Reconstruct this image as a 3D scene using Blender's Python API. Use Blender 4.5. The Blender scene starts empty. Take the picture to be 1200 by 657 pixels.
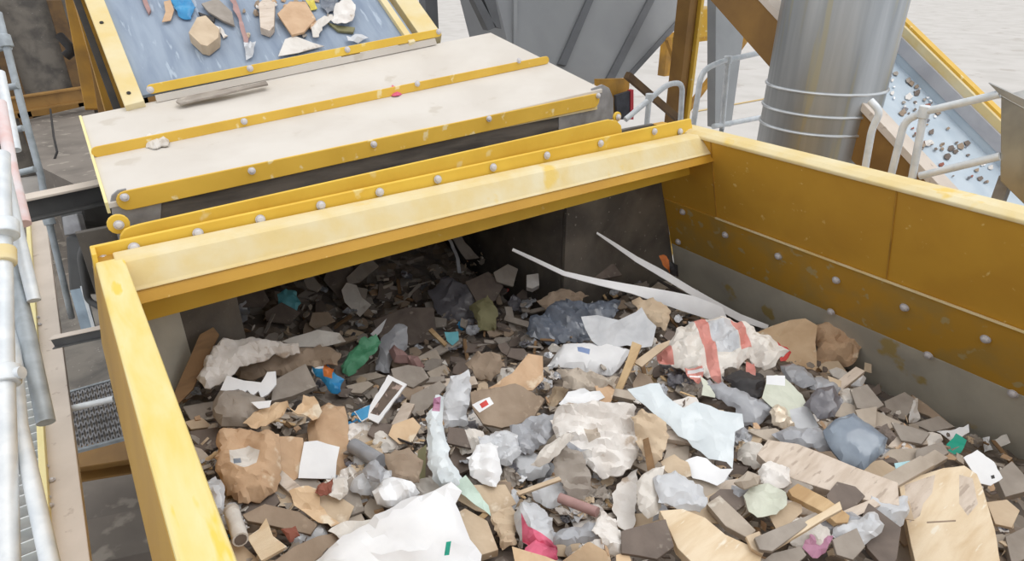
import bpy, bmesh, math, random
from mathutils import Vector, Matrix, noise
from mathutils.geometry import delaunay_2d_cdt
random.seed(11)
S = bpy.context.scene
COL = S.collection
# ---------------------------------------------------------------- camera
G = 4.0                       # height of the hopper rim above the yard
FPX, CX, CY = 746.0, 600.0, 328.5
TH = math.atan(378/746); YAW = math.radians(35)
FW = Vector((math.sin(YAW)*math.cos(TH), math.cos(YAW)*math.cos(TH), -math.sin(TH)))
RT = Vector((math.cos(YAW), -math.sin(YAW), 0))
UP = RT.cross(FW)
O = Vector((0, 0, G+1.0))
cd = bpy.data.cameras.new('camera'); cam = bpy.data.objects.new('camera', cd); COL.objects.link(cam)
cd.sensor_width = 36; cd.lens = FPX/1200*36; cd.clip_start = .02; cd.clip_end = 300
m3 = Matrix((RT, UP, -FW)).transposed()
cam.matrix_world = Matrix.Translation(O) @ m3.to_4x4()
S.camera = cam
def ray(x, y): return FW*FPX + RT*(x-CX) - UP*(y-CY)
def aX(x, y, v): d = ray(x, y); return O + d*((v-O.x)/d.x)
def aY(x, y, v): d = ray(x, y); return O + d*((v-O.y)/d.y)
def aZ(x, y, v): d = ray(x, y); return O + d*((v+G-O.z)/d.z)      # v relative to the rim
def aD(x, y, dep): return O + ray(x, y)*(dep/FPX)
def aP(x, y, p, n): d = ray(x, y); return O + d*((p-O).dot(n)/d.dot(n))
def V(x, y, z): return Vector((x, y, z+G))
# ---------------------------------------------------------------- materials
def lin(c): return tuple(((v/255+.055)/1.055)**2.4 if v/255 > .04045 else v/255/12.92 for v in c)
MATS = {}
def mat(name, c1, c2=None, rough=.75, metal=0.0, scale=6.0, lo=.4, hi=.65, bump=.15, bscale=30, stretch=None,
        c3=None, s3=25, t3=.62, rnd=0.0, trans=0.0, coat=0.0, dist=.3, crease=0.0):
    if name in MATS: return MATS[name]
    m = bpy.data.materials.new(name); m.use_nodes = True; nt = m.node_tree; N = nt.nodes; L = nt.links
    b = N['Principled BSDF']; b.inputs['Roughness'].default_value = rough; b.inputs['Metallic'].default_value = metal
    if coat: b.inputs['Coat Weight'].default_value = coat
    tc = N.new('ShaderNodeTexCoord'); mp = N.new('ShaderNodeMapping'); L.new(tc.outputs['Object'], mp.inputs[0])
    if stretch: mp.inputs['Scale'].default_value = stretch
    nz = N.new('ShaderNodeTexNoise'); nz.inputs['Scale'].default_value = scale; nz.inputs['Detail'].default_value = 6
    nz.inputs['Distortion'].default_value = dist
    L.new(mp.outputs[0], nz.inputs['Vector'])
    rp = N.new('ShaderNodeValToRGB'); rp.color_ramp.elements[0].position = lo; rp.color_ramp.elements[1].position = hi
    rp.color_ramp.elements[0].color = (*lin(c1), 1); rp.color_ramp.elements[1].color = (*lin(c2 or c1), 1)
    L.new(nz.outputs[0], rp.inputs[0]); out = rp.outputs[0]
    if c3:
        n3 = N.new('ShaderNodeTexNoise'); n3.inputs['Scale'].default_value = s3; n3.inputs['Detail'].default_value = 4
        L.new(mp.outputs[0], n3.inputs['Vector'])
        r3 = N.new('ShaderNodeValToRGB'); r3.color_ramp.elements[0].position = t3; r3.color_ramp.elements[1].position = t3+.06
        L.new(n3.outputs[0], r3.inputs[0])
        mx = N.new('ShaderNodeMix'); mx.data_type = 'RGBA'; L.new(r3.outputs[0], mx.inputs[0])
        L.new(out, mx.inputs[6]); mx.inputs[7].default_value = (*lin(c3), 1); out = mx.outputs[2]
    if rnd:
        oi = N.new('ShaderNodeObjectInfo'); mr = N.new('ShaderNodeMapRange'); L.new(oi.outputs['Random'], mr.inputs[0])
        mr.inputs[3].default_value = 1-rnd; mr.inputs[4].default_value = 1+rnd*.6
        hs = N.new('ShaderNodeHueSaturation'); L.new(out, hs.inputs['Color']); L.new(mr.outputs[0], hs.inputs['Value']); out = hs.outputs[0]
    L.new(out, b.inputs['Base Color'])
    if bump:
        nb = N.new('ShaderNodeTexNoise'); nb.inputs['Scale'].default_value = bscale; nb.inputs['Detail'].default_value = 5
        L.new(mp.outputs[0], nb.inputs['Vector']); bp = N.new('ShaderNodeBump'); bp.inputs['Strength'].default_value = bump
        bp.inputs['Distance'].default_value = .02; L.new(nb.outputs[0], bp.inputs['Height']); L.new(bp.outputs[0], b.inputs['Normal'])
        if crease:
            vo = N.new('ShaderNodeTexVoronoi'); vo.inputs['Scale'].default_value = 15; vo.inputs['Randomness'].default_value = 1
            nd = N.new('ShaderNodeTexNoise'); nd.inputs['Scale'].default_value = 9; mv = N.new('ShaderNodeVectorMath'); mv.operation = 'MULTIPLY_ADD'; mv.inputs[1].default_value = (.12,.12,.12)
            L.new(mp.outputs[0], nd.inputs['Vector']); L.new(nd.outputs['Color'], mv.inputs[0]); L.new(mp.outputs[0], mv.inputs[2]); L.new(mv.outputs[0], vo.inputs['Vector'])
            b2 = N.new('ShaderNodeBump'); b2.inputs['Strength'].default_value = crease; b2.inputs['Distance'].default_value = .03
            L.new(vo.outputs['Distance'], b2.inputs['Height']); L.new(bp.outputs[0], b2.inputs['Normal']); L.new(b2.outputs[0], b.inputs['Normal'])
    if trans:
        b.inputs['Alpha'].default_value = 1-trans
    MATS[name] = m; return m
# ---------------------------------------------------------------- mesh builder
class MB:
    def __init__(s): s.v = []; s.f = []; s.m = []; s.mats = []
    def mi(s, m):
        if m not in s.mats: s.mats.append(m)
        return s.mats.index(m)
    def add(s, vs, fs, m):
        o = len(s.v); s.v += [Vector(v) for v in vs]; i = s.mi(m)
        for f in fs: s.f.append([k+o for k in f]); s.m.append(i)
        return s
    def hexa(s, a, m):      # 8 corners: 4 bottom, 4 top
        return s.add(a, [(3,2,1,0),(4,5,6,7),(0,1,5,4),(1,2,6,5),(2,3,7,6),(3,0,4,7)], m)
    def box(s, x0, y0, z0, x1, y1, z1, m):
        return s.hexa([V(x0,y0,z0),V(x1,y0,z0),V(x1,y1,z0),V(x0,y1,z0),V(x0,y0,z1),V(x1,y0,z1),V(x1,y1,z1),V(x0,y1,z1)], m)
    def bar(s, a, b, w, h, m, up=Vector((0,0,1))):
        d = (b-a).normalized(); r = d.cross(up)
        if r.length < 1e-4: r = Vector((1,0,0))
        r.normalize(); u = r.cross(d)
        q = [(-w/2,-h/2),(w/2,-h/2),(w/2,h/2),(-w/2,h/2)]
        return s.hexa([a+r*x+u*y for x,y in q]+[b+r*x+u*y for x,y in q], m)
    def prism(s, poly, ext, m):
        n = len(poly); poly = [Vector(p) for p in poly]
        return s.add(poly+[p+ext for p in poly], [tuple(range(n))[::-1], tuple(range(n,2*n))]+[(i,(i+1)%n,(i+1)%n+n,i+n) for i in range(n)], m)
    def tube(s, pts, r, m, n=14, cap=True, r2=None):
        pts = [Vector(p) for p in pts]; k = len(pts); vs = []; fs = []; pr = None
        for i, p in enumerate(pts):
            d = (pts[min(i+1,k-1)]-pts[max(i-1,0)]).normalized()
            a = pr if pr else (Vector((0,0,1)) if abs(d.z) < .9 else Vector((1,0,0)))
            a = (a-d*a.dot(d)).normalized(); pr = a; b = d.cross(a)
            rr = r if r2 is None else r+(r2-r)*i/(k-1)
            vs += [p+(a*math.cos(t*2*math.pi/n)+b*math.sin(t*2*math.pi/n))*rr for t in range(n)]
        for i in range(k-1):
            for t in range(n): fs.append((i*n+t, i*n+(t+1)%n, (i+1)*n+(t+1)%n, (i+1)*n+t))
        if cap: fs += [tuple(range(n))[::-1], tuple(range((k-1)*n, k*n))]
        return s.add(vs, fs, m)
    def build(s, name, parent=None, bev=0, smooth=False, origin=None):
        me = bpy.data.meshes.new(name)
        c = Vector(origin) if origin is not None else None
        if c is None:
            mn = Vector([min(v[i] for v in s.v) for i in range(3)]); mx = Vector([max(v[i] for v in s.v) for i in range(3)])
            c = (mn+mx)/2
            if parent is None: c.z = mn.z
        me.from_pydata([v-c for v in s.v], [], s.f); me.update()
        bm = bmesh.new(); bm.from_mesh(me); bmesh.ops.recalc_face_normals(bm, faces=bm.faces); bm.to_mesh(me); bm.free()
        for m in s.mats: me.materials.append(m)
        for p, i in zip(me.polygons, s.m): p.material_index = i; p.use_smooth = smooth
        if smooth: me.set_sharp_from_angle(angle=math.radians(40))
        o = bpy.data.objects.new(name, me); COL.objects.link(o)
        if parent is not None: o.parent = parent; o.location = c-wloc(parent)
        else: o.location = c
        if bev:
            b = o.modifiers.new('bevel', 'BEVEL'); b.width = bev; b.segments = 2; b.limit_method = 'ANGLE'
        return o
def wloc(o):
    l = o.location.copy()
    while o.parent: o = o.parent; l += o.location
    return l
def tag(o, label=None, cat=None, group=None, kind=None):
    if label: o['label'] = label
    if cat: o['category'] = cat
    if group: o['group'] = group
    if kind: o['kind'] = kind
    return o
def thing(name, loc, label, cat, group=None):
    o = bpy.data.objects.new(name, None); COL.objects.link(o); o.location = loc; o.empty_display_size = .1
    return tag(o, label, cat, group)
def fillet(pts, r, n=6):
    pts = [Vector(p) for p in pts]; out = [pts[0]]
    for i in range(1, len(pts)-1):
        a, p, b = pts[i-1], pts[i], pts[i+1]; ra = min(r, (a-p).length*.45, (b-p).length*.45)
        s = p+(a-p).normalized()*ra; e = p+(b-p).normalized()*ra
        for k in range(n+1):
            t = k/n; out.append(s*(1-t)**2+p*2*t*(1-t)+e*t*t)
    return out+[pts[-1]]
# bolts: one head mesh copied
M_bolt = mat('bolt_zinc', (214,211,214), (190,186,186), rough=.5, metal=.05, scale=60, bump=0)
def bolt_mesh():
    b = MB(); z = Vector((0,0,1))
    b.tube([Vector((0,0,0)), Vector((0,0,.12))], 1.0, M_bolt, 16)
    for (h0,r0,h1,r1) in ((.12,.78,.5,.74),(.5,.74,.72,.5),(.72,.5,.8,.15)):
        b.tube([Vector((0,0,h0)), Vector((0,0,h1))], r0, M_bolt, 10, r2=r1)
    o = b.build('bolt', origin=(0,0,0), smooth=True); me = o.data; bpy.data.objects.remove(o); return me
BOLT = bolt_mesh()
def bolt(parent, pos, nrm, r=.02):
    o = bpy.data.objects.new('bolt', BOLT); COL.objects.link(o); o.parent = parent
    o.rotation_euler = nrm.to_track_quat('Z','Y').to_euler(); o.location = pos-wloc(parent); o.scale = (r,r,r)
    return o
# ================================================================ materials of the plant
M_yel = mat('yellow_paint', (226,184,72), (214,172,62), rough=.5, scale=3, bump=.05, c3=(235,215,160), s3=14, t3=.62)
M_yelclean = mat('yellow_paint_clean', (236,198,78), (228,186,68), rough=.45, scale=3, bump=.04, c3=(238,214,140), s3=9, t3=.66)
M_yeldust = mat('yellow_paint_dusty', (222,199,140), (226,214,178), rough=.8, scale=5, lo=.35, hi=.7, bump=.1, c3=(226,196,112), s3=4, t3=.64)
M_yelrim = mat('yellow_rim_worn', (228,202,116), (230,217,162), rough=.7, scale=5, lo=.35, hi=.68, bump=.1, c3=(238,200,90), s3=5, t3=.6, stretch=(3,.6,3))
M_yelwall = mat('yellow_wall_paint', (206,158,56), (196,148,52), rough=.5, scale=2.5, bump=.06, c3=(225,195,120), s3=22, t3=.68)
M_yelside = mat('yellow_side_paint', (186,144,56), (176,134,52), rough=.55, scale=2.5, bump=.06)  # deeper yellow of the less dusty paint on the left wall
M_brownyel = mat('ochre_steel', (196,146,52), (150,112,50), rough=.6, scale=3, bump=.08)
M_scuff = mat('scuffed_liner', (198,152,56), (182,148,74), rough=.6, scale=4, lo=.45, hi=.62, bump=.1, c3=(188,168,118), s3=11, t3=.62)
M_liner = mat('dusty_grey_liner', (200,195,180), (180,175,162), rough=.8, scale=3, bump=.12, c3=(182,160,104), s3=4, t3=.62)
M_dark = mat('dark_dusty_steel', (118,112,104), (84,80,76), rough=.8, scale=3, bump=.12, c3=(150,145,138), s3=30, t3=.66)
M_cover = mat('pale_cover_plate', (214,208,200), (206,199,190), rough=.85, scale=2.5, bump=.05, c3=(200,192,181), s3=5, t3=.64)
M_coveredge = mat('cover_cream_edge', (240,228,170), (236,222,160), rough=.7, bump=.03)
M_rubber = mat('grey_rubber_skirt', (112,106,100), (78,74,72), rough=.85, scale=6, bump=.1, stretch=(.5,3,3))
M_plate = mat('dusty_steel_plate', (165,165,168), (135,134,136), rough=.6, metal=.3, scale=8, bump=.08)
M_belt = mat('blue_grey_belt', (150,163,180), (126,140,160), rough=.7, scale=5, lo=.35, hi=.7, bump=.05, stretch=(3,.5,.5), c3=(168,181,196), s3=9, t3=.62)
M_belt2 = mat('pale_blue_belt', (192,204,214), (178,192,204), rough=.6, scale=4, bump=.04)
M_silo = mat('grey_silo_paint', (152,154,156), (140,142,145), rough=.55, scale=1.2, bump=.02)
M_silorib = mat('dark_grey_rib', (104,106,110), (96,98,101), rough=.55, bump=.02)
M_post = mat('grey_post_paint', (160,163,165), (146,149,152), rough=.5, scale=2, bump=.02)
M_galv = mat('galvanised_tube', (226,230,233), (206,212,217), rough=.55, metal=.2, scale=14, bump=.03)
M_galvd = mat('galvanised_tube_old', (176,184,190), (152,159,164), rough=.55, metal=.2, scale=14, bump=.04)
M_duct = mat('spiral_duct_zinc', (184,186,187), (158,161,163), rough=.4, metal=.75, scale=1.6, lo=.35, hi=.65, bump=.04, bscale=3, stretch=(6,6,.35), c3=(176,172,154), s3=1.6, t3=.58)
M_duct2 = mat('zinc_sheet', (175,172,165), (140,140,138), rough=.35, metal=.8, scale=3, bump=.03)
M_seam = mat('duct_seam', (215,218,220), (200,203,206), rough=.3, metal=.7, bump=0)
M_conc = mat('yard_concrete', (196,192,188), (186,182,177), rough=.9, scale=.6, bump=.05, c3=(178,172,166), s3=.8, t3=.62, stretch=None)
M_conc2 = mat('stained_floor_slab', (128,120,112), (108,101,94), rough=.9, scale=1.5, bump=.08, c3=(150,142,132), s3=4, t3=.6)  # dark tone paints shade on the floor slab; also the dusty left plates
M_toe = mat('toe_board_dusty', (216,204,192), (206,194,182), rough=.85, scale=4, bump=.06, c3=(190,176,164), s3=18, t3=.66)
M_blk = mat('black_rubber', (40,38,38), (54,50,48), rough=.8, bump=.05)
M_brown2 = mat('brown_ochre_steel',(150,112,56),(128,94,48),rough=.6,scale=3,bump=.08)
M_brown = mat('brown_rusty_steel', (110,84,52), (86,66,46), rough=.8, scale=4, bump=.1)
M_dkgrey = mat('dark_grey_machine', (92,92,92), (74,74,74), rough=.6, scale=4, bump=.04)
M_white = mat('white_plastic', (236,238,240), (226,228,230), rough=.4, bump=.02)
# ================================================================ yard
g = MB().box(-60,-15,-4.2,260,260,-4.0,M_conc).build('ground'); tag(g, kind='structure')
g = MB().box(-16,-4,-4.0,1.6,16,-3.86,M_conc2).build('floor_shade_slab'); tag(g, kind='structure')  # added slab, its darker colour stands in for shade beneath the left machinery
# ================================================================ hopper
H = thing('waste_hopper', (1.7, 1.2, 0), 'large open-topped yellow steel hopper filled with mixed waste', 'hopper')
Y0, YB, YW = -1.2, 2.56, 2.98       # near end, beam, far plate
# left wall: flaring plate with a dusty top rim
b = MB()
b.prism([V(-.04,Y0,-.012),V(-.045,Y0,-.02),V(-.11,Y0,-.42),V(-.11,Y0,-1.5),V(-.085,Y0,-1.5),V(-.085,Y0,-.42),V(.02,Y0,-.05),V(.03,Y0,-.012)], Vector((0,2.8-Y0,0)), M_yelside)
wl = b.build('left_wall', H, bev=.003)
b = MB(); b.box(-.042,Y0,-.03,.052,2.62,0,M_yelrim); b.build('left_rim', H, bev=.008)
# right wall: upper panels, seam bead, lower liner
XR = lambda z: 3.25+.33*(-z)       # inner face
b = MB()
b.prism([V(XR(0),Y0,0),V(XR(-.56),Y0,-.56),V(XR(-.56)+.05,Y0,-.56),V(3.36,Y0,0)], Vector((0,4.2,0)), M_yelwall)
wr = b.build('right_wall', H, bev=.004)
b = MB(); b.prism([V(3.245,Y0,-.02),V(3.245,Y0,0),V(3.28,Y0,.018),V(3.40,Y0,.018),V(3.40,Y0,-.3),V(3.37,Y0,-.3),V(3.37,Y0,-.02)], Vector((0,4.02,0)), M_yeldust); b.build('right_rim', H, bev=.006)
b = MB(); b.prism([V(XR(-.56)-.012,Y0,-.56),V(XR(-1.0)-.012,Y0,-.95),V(XR(-1.0)+.03,Y0,-.95),V(XR(-.56)+.03,Y0,-.56)], Vector((0,4.17,0)), M_scuff); WLN = b.build('wear_liner', H, bev=.003)
b = MB(); b.prism([V(XR(-1.0)-.012,Y0,-.95),V(XR(-1.6),Y0,-1.6),V(XR(-1.6)+.03,Y0,-1.6),V(XR(-1.0)+.03,Y0,-.95)], Vector((0,4.17,0)), M_liner); b.build('lower_liner', H, bev=.003)
def wseam(a, c, w=.008): MB().bar(a, c, w, w, M_yeldust if w > .01 else M_brownyel).build('weld_seam', H)
wseam(V(XR(-.56)-.014,Y0,-.56), V(XR(-.56)-.014,2.5,-.56), .0105)
for y in (2.50, 1.36, .2): wseam(V(XR(-.02)-.002,y,-.02), V(XR(-.55)-.002,y+.0,-.55), .007)
XRv = Vector((-1,0,-.33)).normalized()
rows = [[(858,265),(912,300),(980,328),(1060,360),(1156,397)],[(978,352),(975,368),(1088,416),(1187,461)]]
for (x,y) in [(850,275),(912,300),(980,328),(1060,360),(1155,397),(974,365),(1088,416),(1187,461),(800,248),(795,283)]:
    n = Vector((1,0,.33)).normalized(); p0 = V(XR(-.56)-.013, 0, -.56)
    bolt(WLN, aP(x,y,p0,n)-n*.0, -n, .025)
# far plate with the feed opening
b = MB()
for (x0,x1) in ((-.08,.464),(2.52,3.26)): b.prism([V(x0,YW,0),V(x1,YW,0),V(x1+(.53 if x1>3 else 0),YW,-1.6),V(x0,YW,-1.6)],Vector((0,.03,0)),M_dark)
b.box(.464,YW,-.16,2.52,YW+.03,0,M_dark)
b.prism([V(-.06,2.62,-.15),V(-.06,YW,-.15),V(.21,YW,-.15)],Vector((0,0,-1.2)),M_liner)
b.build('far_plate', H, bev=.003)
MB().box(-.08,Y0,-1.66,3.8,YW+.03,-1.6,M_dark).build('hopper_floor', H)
MB().box(-.1,Y0-.03,-1.6,3.8,Y0,0,M_yelwall).build('near_wall', H)
# front beam
bx0, bx1 = .02, 3.30
def profx(pr, x0, x1, m, name, parent, bev=.006): return MB().prism([V(x0,y,z) for y,z in pr], Vector((x1-x0,0,0)), m).build(name, parent, bev=bev)
profx([(2.685,.0),(2.60,.004),(2.575,-.008),(2.515,-.088),(2.50,-.10),(2.69,-.10)], bx0, bx1, M_yeldust, 'cross_beam', H, .012)
profx([(2.51,-.10),(2.485,-.148),(2.50,-.152),(2.69,-.152),(2.69,-.10)], bx0+.03, bx1+.03, M_yelwall, 'beam_lip', H, .003)
# bolted flange plates behind the beam
F = thing('flange_plate', (1.7,2.7,0), 'long yellow steel flange plate bolted upright behind the hopper cross beam', 'plate')
b = MB(); b.prism([aY(105,290,2.70),aY(810,139,2.70),aY(812,152,2.70),aY(812,170,2.7),V(3.35,2.70,-.3),aY(126,389,2.70)+Vector((.0,0,0))], Vector((0,.02,0)), M_yelclean); FP = b.build('plate', F, bev=.004)
b = MB(); b.prism([aY(105,290,2.70),aY(126,389,2.70),aY(132,389,2.70),aY(111,289,2.70)], Vector((0,-.08,0)), M_yelclean); b.build('end_return', F, bev=.003)
for (x,y) in [(158,291),(232,273),(305,257),(376,240.5),(445,225),(513,210),(578,196),(641,182),(704,168),(767,154),(797,154)]:
    if x == 158: x, y = 157, 290
    bolt(FP, aY(x,y,2.695), Vector((0,-1,.15)), .021)
bolt(FP, aY(122,304,2.695), Vector((0,-1,.15)), .019)
F2 = thing('clamp_plate', (1.5,2.78,0), 'yellow clamp plate with rounded ends between flange plate and rubber skirt', 'plate')
pl = [aY(140,285,2.76)]+[aY(*p,2.76) for p in ((141,276),(146,269),(154,265.5),(165,262.5),(700,143),(714,140),(723,141.5),(728,147),(729,154),(729,175))]
b = MB(); b.prism(pl+[V(2.8,2.76,-.1),V(.1,2.76,-.1)], Vector((0,.015,0)), M_yelclean); b.build('plate', F2, bev=.004)
for k,(x,y) in enumerate([(139,263),(724,137)]):
    c = aY(x,y,2.80); r = .04 if k == 0 else .03
    b = MB(); b.prism([c+Vector((math.cos(a*math.pi/8)*r,0,math.sin(a*math.pi/8)*r)) for a in range(16)], Vector((0,.015,0)), M_yelclean); et = b.build('end_tab', F2, bev=.003)
    bolt(et, c+Vector((0,-.004,0)), Vector((0,-1,.1)), .019)
# ================================================================ conveyor cover
CV = thing('conveyor_cover', (1.4,3.5,0), 'broad pale dust-covered cover plate crossed by yellow bolted strips', 'cover')
FL, FR = aY(126,238,2.95), aY(706,104,2.95); BL, BR = aY(95,136,4.1), aY(575,38,4.1)
ML, MR = FL.lerp(BL,.5), FR.lerp(BR,.5)
ML = aP(109,183,(FL+BL)/2,Vector((0,1,0))); MR = aP(644,73,(FR+BR)/2,Vector((0,1,0)))
dn = Vector((0,0,-.025))
def slab(name, q, m, th=dn, parent=CV, bev=.004): return MB().prism(q, th, m).build(name, parent, bev=bev)
slab('front_cover_plate', [FL,FR,MR,ML], M_cover)
slab('rear_cover_plate', [ML+Vector((0,0,.004)),MR+Vector((0,0,.004)),BR,BL], M_cover)
side = MB().bar(FL+Vector((-.004,0,-.02)), BL+Vector((-.004,0,-.02)), .012, .05, M_coveredge); side.build('edge_strip', CV, bev=.002)
def strip(name, pts_top, h, Y, m=M_yelclean, bolts=(), parent=CV, r=.017, t=.012):
    (x0,y0),(x1,y1) = pts_top
    n = 8; vs = []
    A, B = aY(x0,y0,Y), aY(x1,y1,Y); d = (B-A); L = d.length; d.normalize(); u = Vector((0,0,1)); u = (u-d*u.dot(d)).normalized()
    a0 = A-u*h/2; b0 = B-u*h/2; pl = []
    for k in range(9): a = math.pi/2+math.pi*k/8; pl.append(a0+(d*math.cos(a)+u*math.sin(a))*h/2)
    for k in range(9): a = -math.pi/2+math.pi*k/8; pl.append(b0+(d*math.cos(a)+u*math.sin(a))*h/2)
    o = MB().prism(pl, Vector((0,t,0)), m).build(name, parent, bev=.003)
    for (x,y) in bolts: bolt(o, aY(x,y,Y-.001), Vector((0,-1,.2)), r)
    return o
strip('front_strip', ((146,224),(697,110)), .082, 2.935, M_yel, [(146,231),(295,200),(438,169),(573,139),(701,112)])
MB().prism([aY(138,228,2.945),aY(700,109,2.945),aY(700,128,2.945),aY(138,240,2.945)], Vector((0,.03,0)), M_yeldust).build('front_lip', CV)
strip('middle_strip', ((112,172),(640,66)), .05, 3.5, M_yel, [(286,142),(489,98),(608,71)])
strip('rear_strip', ((176,99),(513,34)), .05, 4.08, M_yelclean, [(176,105),(293,80),(407,58),(514,37)], r=.019)
MB().prism([aY(182,112,4.07),aY(510,45,4.07),aY(512,52,4.07),aY(184,120,4.07)], Vector((0,.02,0)), M_cover).build('rear_lip', CV)
# rubber skirt and end plates under the front strip
b = MB(); b.prism([aY(140,236,2.965),aY(668,126,2.965),V(2.5,2.965,.0),V(.1,2.965,-.1)], Vector((0,.02,0)), M_rubber); b.build('rubber_skirt', CV)
for q in ([(129,238),(131,229),(138,223),(148,221),(150,236),(190,228),(188,262),(140,285),(134,262)], [(655,128),(692,118),(694,104),(706,99),(714,103),(719,115),(719,138),(700,146),(655,152)]):
    MB().prism([aY(x,y,2.955 if x<300 else 2.96) for x,y in q], Vector((0,.012,0)), M_plate).build('end_plate', CV, bev=.002)
# housing below the cover
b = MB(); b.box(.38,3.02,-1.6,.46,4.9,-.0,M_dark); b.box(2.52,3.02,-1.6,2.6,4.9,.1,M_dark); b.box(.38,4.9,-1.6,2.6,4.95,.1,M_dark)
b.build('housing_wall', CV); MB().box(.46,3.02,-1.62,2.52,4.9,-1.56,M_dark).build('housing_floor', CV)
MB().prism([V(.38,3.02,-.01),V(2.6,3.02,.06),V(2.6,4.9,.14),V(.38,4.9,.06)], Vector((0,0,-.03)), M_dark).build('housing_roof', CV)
# ================================================================ inclined feed conveyor
U32 = Vector((0,math.cos(math.radians(31)),math.sin(math.radians(31))))
p0 = aY(172,106,4.10); p1 = aY(518,36,4.10); bn = (p1-p0).cross(U32).normalized()
def belt(x,y,off=0): return aP(x,y,p0+bn*off,bn)
IC = thing('inclined_conveyor', (1.4,5,0), 'inclined conveyor with a blue-grey belt between cream side rails, carrying loose waste', 'conveyor')
a,c,d_,e = belt(166,112,-.03),belt(486,44,-.03),belt(486,44,-.03)+U32*3.2,belt(166,112,-.03)+U32*3.2
bl = MB().prism([a,c,d_,e], -bn*.02, M_belt).build('belt', IC)
def railq(name, pts, m, th=.14): return MB().prism([belt(*p) for p in pts], -bn*th, m).build(name, IC, bev=.004)
ext = lambda p, k: p
def rail(name, xa0, xa1, xb0, xb1, yb0, yb1, m, th=.14, off=0):
    A = belt(xb0,yb0,off); B = belt(xb1,yb1,off); return MB().prism([A,B,B+U32*3.4,A+U32*3.4], -bn*th, m).build(name, IC, bev=.004)
rail('side_rail', 0,0, 146,169, 124,118, M_yeldust)
rail('side_rail', 0,0, 480,487, 50,48, M_yeldust)
rail('side_rail', 0,0, 494,518, 44,40, M_yeldust, .1, -.06)
rail('rail_underside', 0,0, 137,146, 140,138, M_blk, .05, -.14)
for k in range(3): # bolt holes on the left rail top
    A = belt(152,112,.001)+U32*(.02+.62*k); MB().tube([A,A+bn*.004], .011, M_blk, 12).build('bolt_hole', IC)
# ================================================================ grey silo behind
SL = thing('collecting_funnel', (4.2,7,0), 'big grey sheet-steel funnel with dark ribs hanging behind the cover plate', 'funnel')
Ys = 6.4
fp = [aY(576,-60,Ys+.0),aY(842,-45,Ys),aY(733,91,Ys-.5),aY(690,101,Ys-.5),aY(596,60,Ys-.45)]
pn = (fp[2]-fp[0]).cross(fp[1]-fp[0]).normalized()
fa = lambda x,y,o=0: aP(x,y,fp[0]+pn*o,pn)
MB().prism([fa(568,-60),fa(862,-45),fa(735,90),fa(690,100),fa(602,80)], Vector((.0,.8,.0)), M_silo).build('front_sheet', SL, bev=.005)
if pn.y > 0: pn = -pn
for (q,w) in (([(688,-5),(696,-5),(661,78),(652,76)],0),([(760,-5),(768,-5),(718,93),(709,92)],0),([(816,-3),(824,-3),(737,92),(731,91)],0),([(600,-5),(604,-5),(604,60),(600,60)],1)):
    MB().prism([fa(*p,.0) for p in q], pn*.04, M_silorib if not w else M_silo).build('stiffening_rib', SL, bev=.003)
for q in ([(553,-4),(562,-4),(582,32),(572,36)],[(566,-4),(580,-4),(588,34),(580,32)]):
    MB().prism([aY(*p,6.0) for p in q], Vector((0,.1,0)), M_silorib).build('bracket', SL, bev=.003)
# ================================================================ exhaust duct
c = aZ(949,182,.0); dirv = Vector((4.75, 0, 0)); 
ax_ = ray(950,180); t = 5.6/ math.hypot(ax_.x, ax_.y); PC = O+ax_*t
dep = (PC-O).dot(FW); rad = 62.5/FPX*dep*.985
DU = thing('exhaust_duct', (PC.x,PC.y,0), 'tall shiny galvanised round duct rising behind the hopper right rim', 'duct')
b = MB(); b.tube([(PC.x,PC.y,.0),(PC.x,PC.y,G+3)], rad, M_duct, 64); b.build('duct_wall', DU, smooth=True)
for y in (97,125,148):
    p = aD(950+(180-y)*.2, y+7, dep-rad*.3); zz = (O+ray(965,y+5)*((dep-rad)/FPX*1.02)).z
    b = MB(); n=64; b.tube([(PC.x+math.cos(k*2*math.pi/n)*(rad+.004),PC.y+math.sin(k*2*math.pi/n)*(rad+.004),zz) for k in range(n+1)], .011, M_seam, 8, cap=False); b.build('clamp_ring', DU, smooth=True)
# ================================================================ right hand conveyor
M_zincl = mat('pale_zinc_skirt',(190,190,194),(176,176,182),rough=.6,bump=.02)
RC = thing('discharge_conveyor', (6,3,0), 'inclined discharge conveyor with a pale blue belt strewn with small debris, behind the duct', 'conveyor')
Xc = 6.0; q0 = aX(1172,175,Xc); q1 = aX(1044,47,Xc); U2 = (q1-q0).normalized()
rn = Vector((1,0,0)).cross(U2).normalized()
if rn.z < 0: rn = -rn
rb = lambda x,y,o=0: aP(x,y,q0+rn*o,rn)
def lane(name, xy0, xy1, o, th, m, up=1.6, down=1.2, parent=None):
    A, B = rb(*xy0,o), rb(*xy1,o); B = B-U2*((B-A).dot(U2)); return MB().prism([A-U2*down,B-U2*down,B+U2*6,A+U2*6], -rn*th, m).build(name, parent or RC, bev=.004)
lane('belt', (1108,206), (1176,180), 0, .03, M_belt2)
lane('inner_skirt', (1172,172), (1176,156), .10, .14, M_belt2)
lane('outer_skirt', (1174,160), (1176,146), .16, .1, M_zincl)
lane('outer_rail', (1174,143), (1175,136), .22, .1, M_yeldust)
lane('outer_rail', (1174,135), (1175,129), .24, .1, M_yel)
lane('near_rail', (1100,216), (1110,207), .06, .05, M_toe)
A = rb(1100,216,.05); MB().prism([A-U2*1.2,A+U2*6,A+U2*6-Vector((0,0,.4)),A-U2*1.2-Vector((0,0,.4))], Vector((.03,0,0)), M_brown2).build('side_girder', RC)
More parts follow.
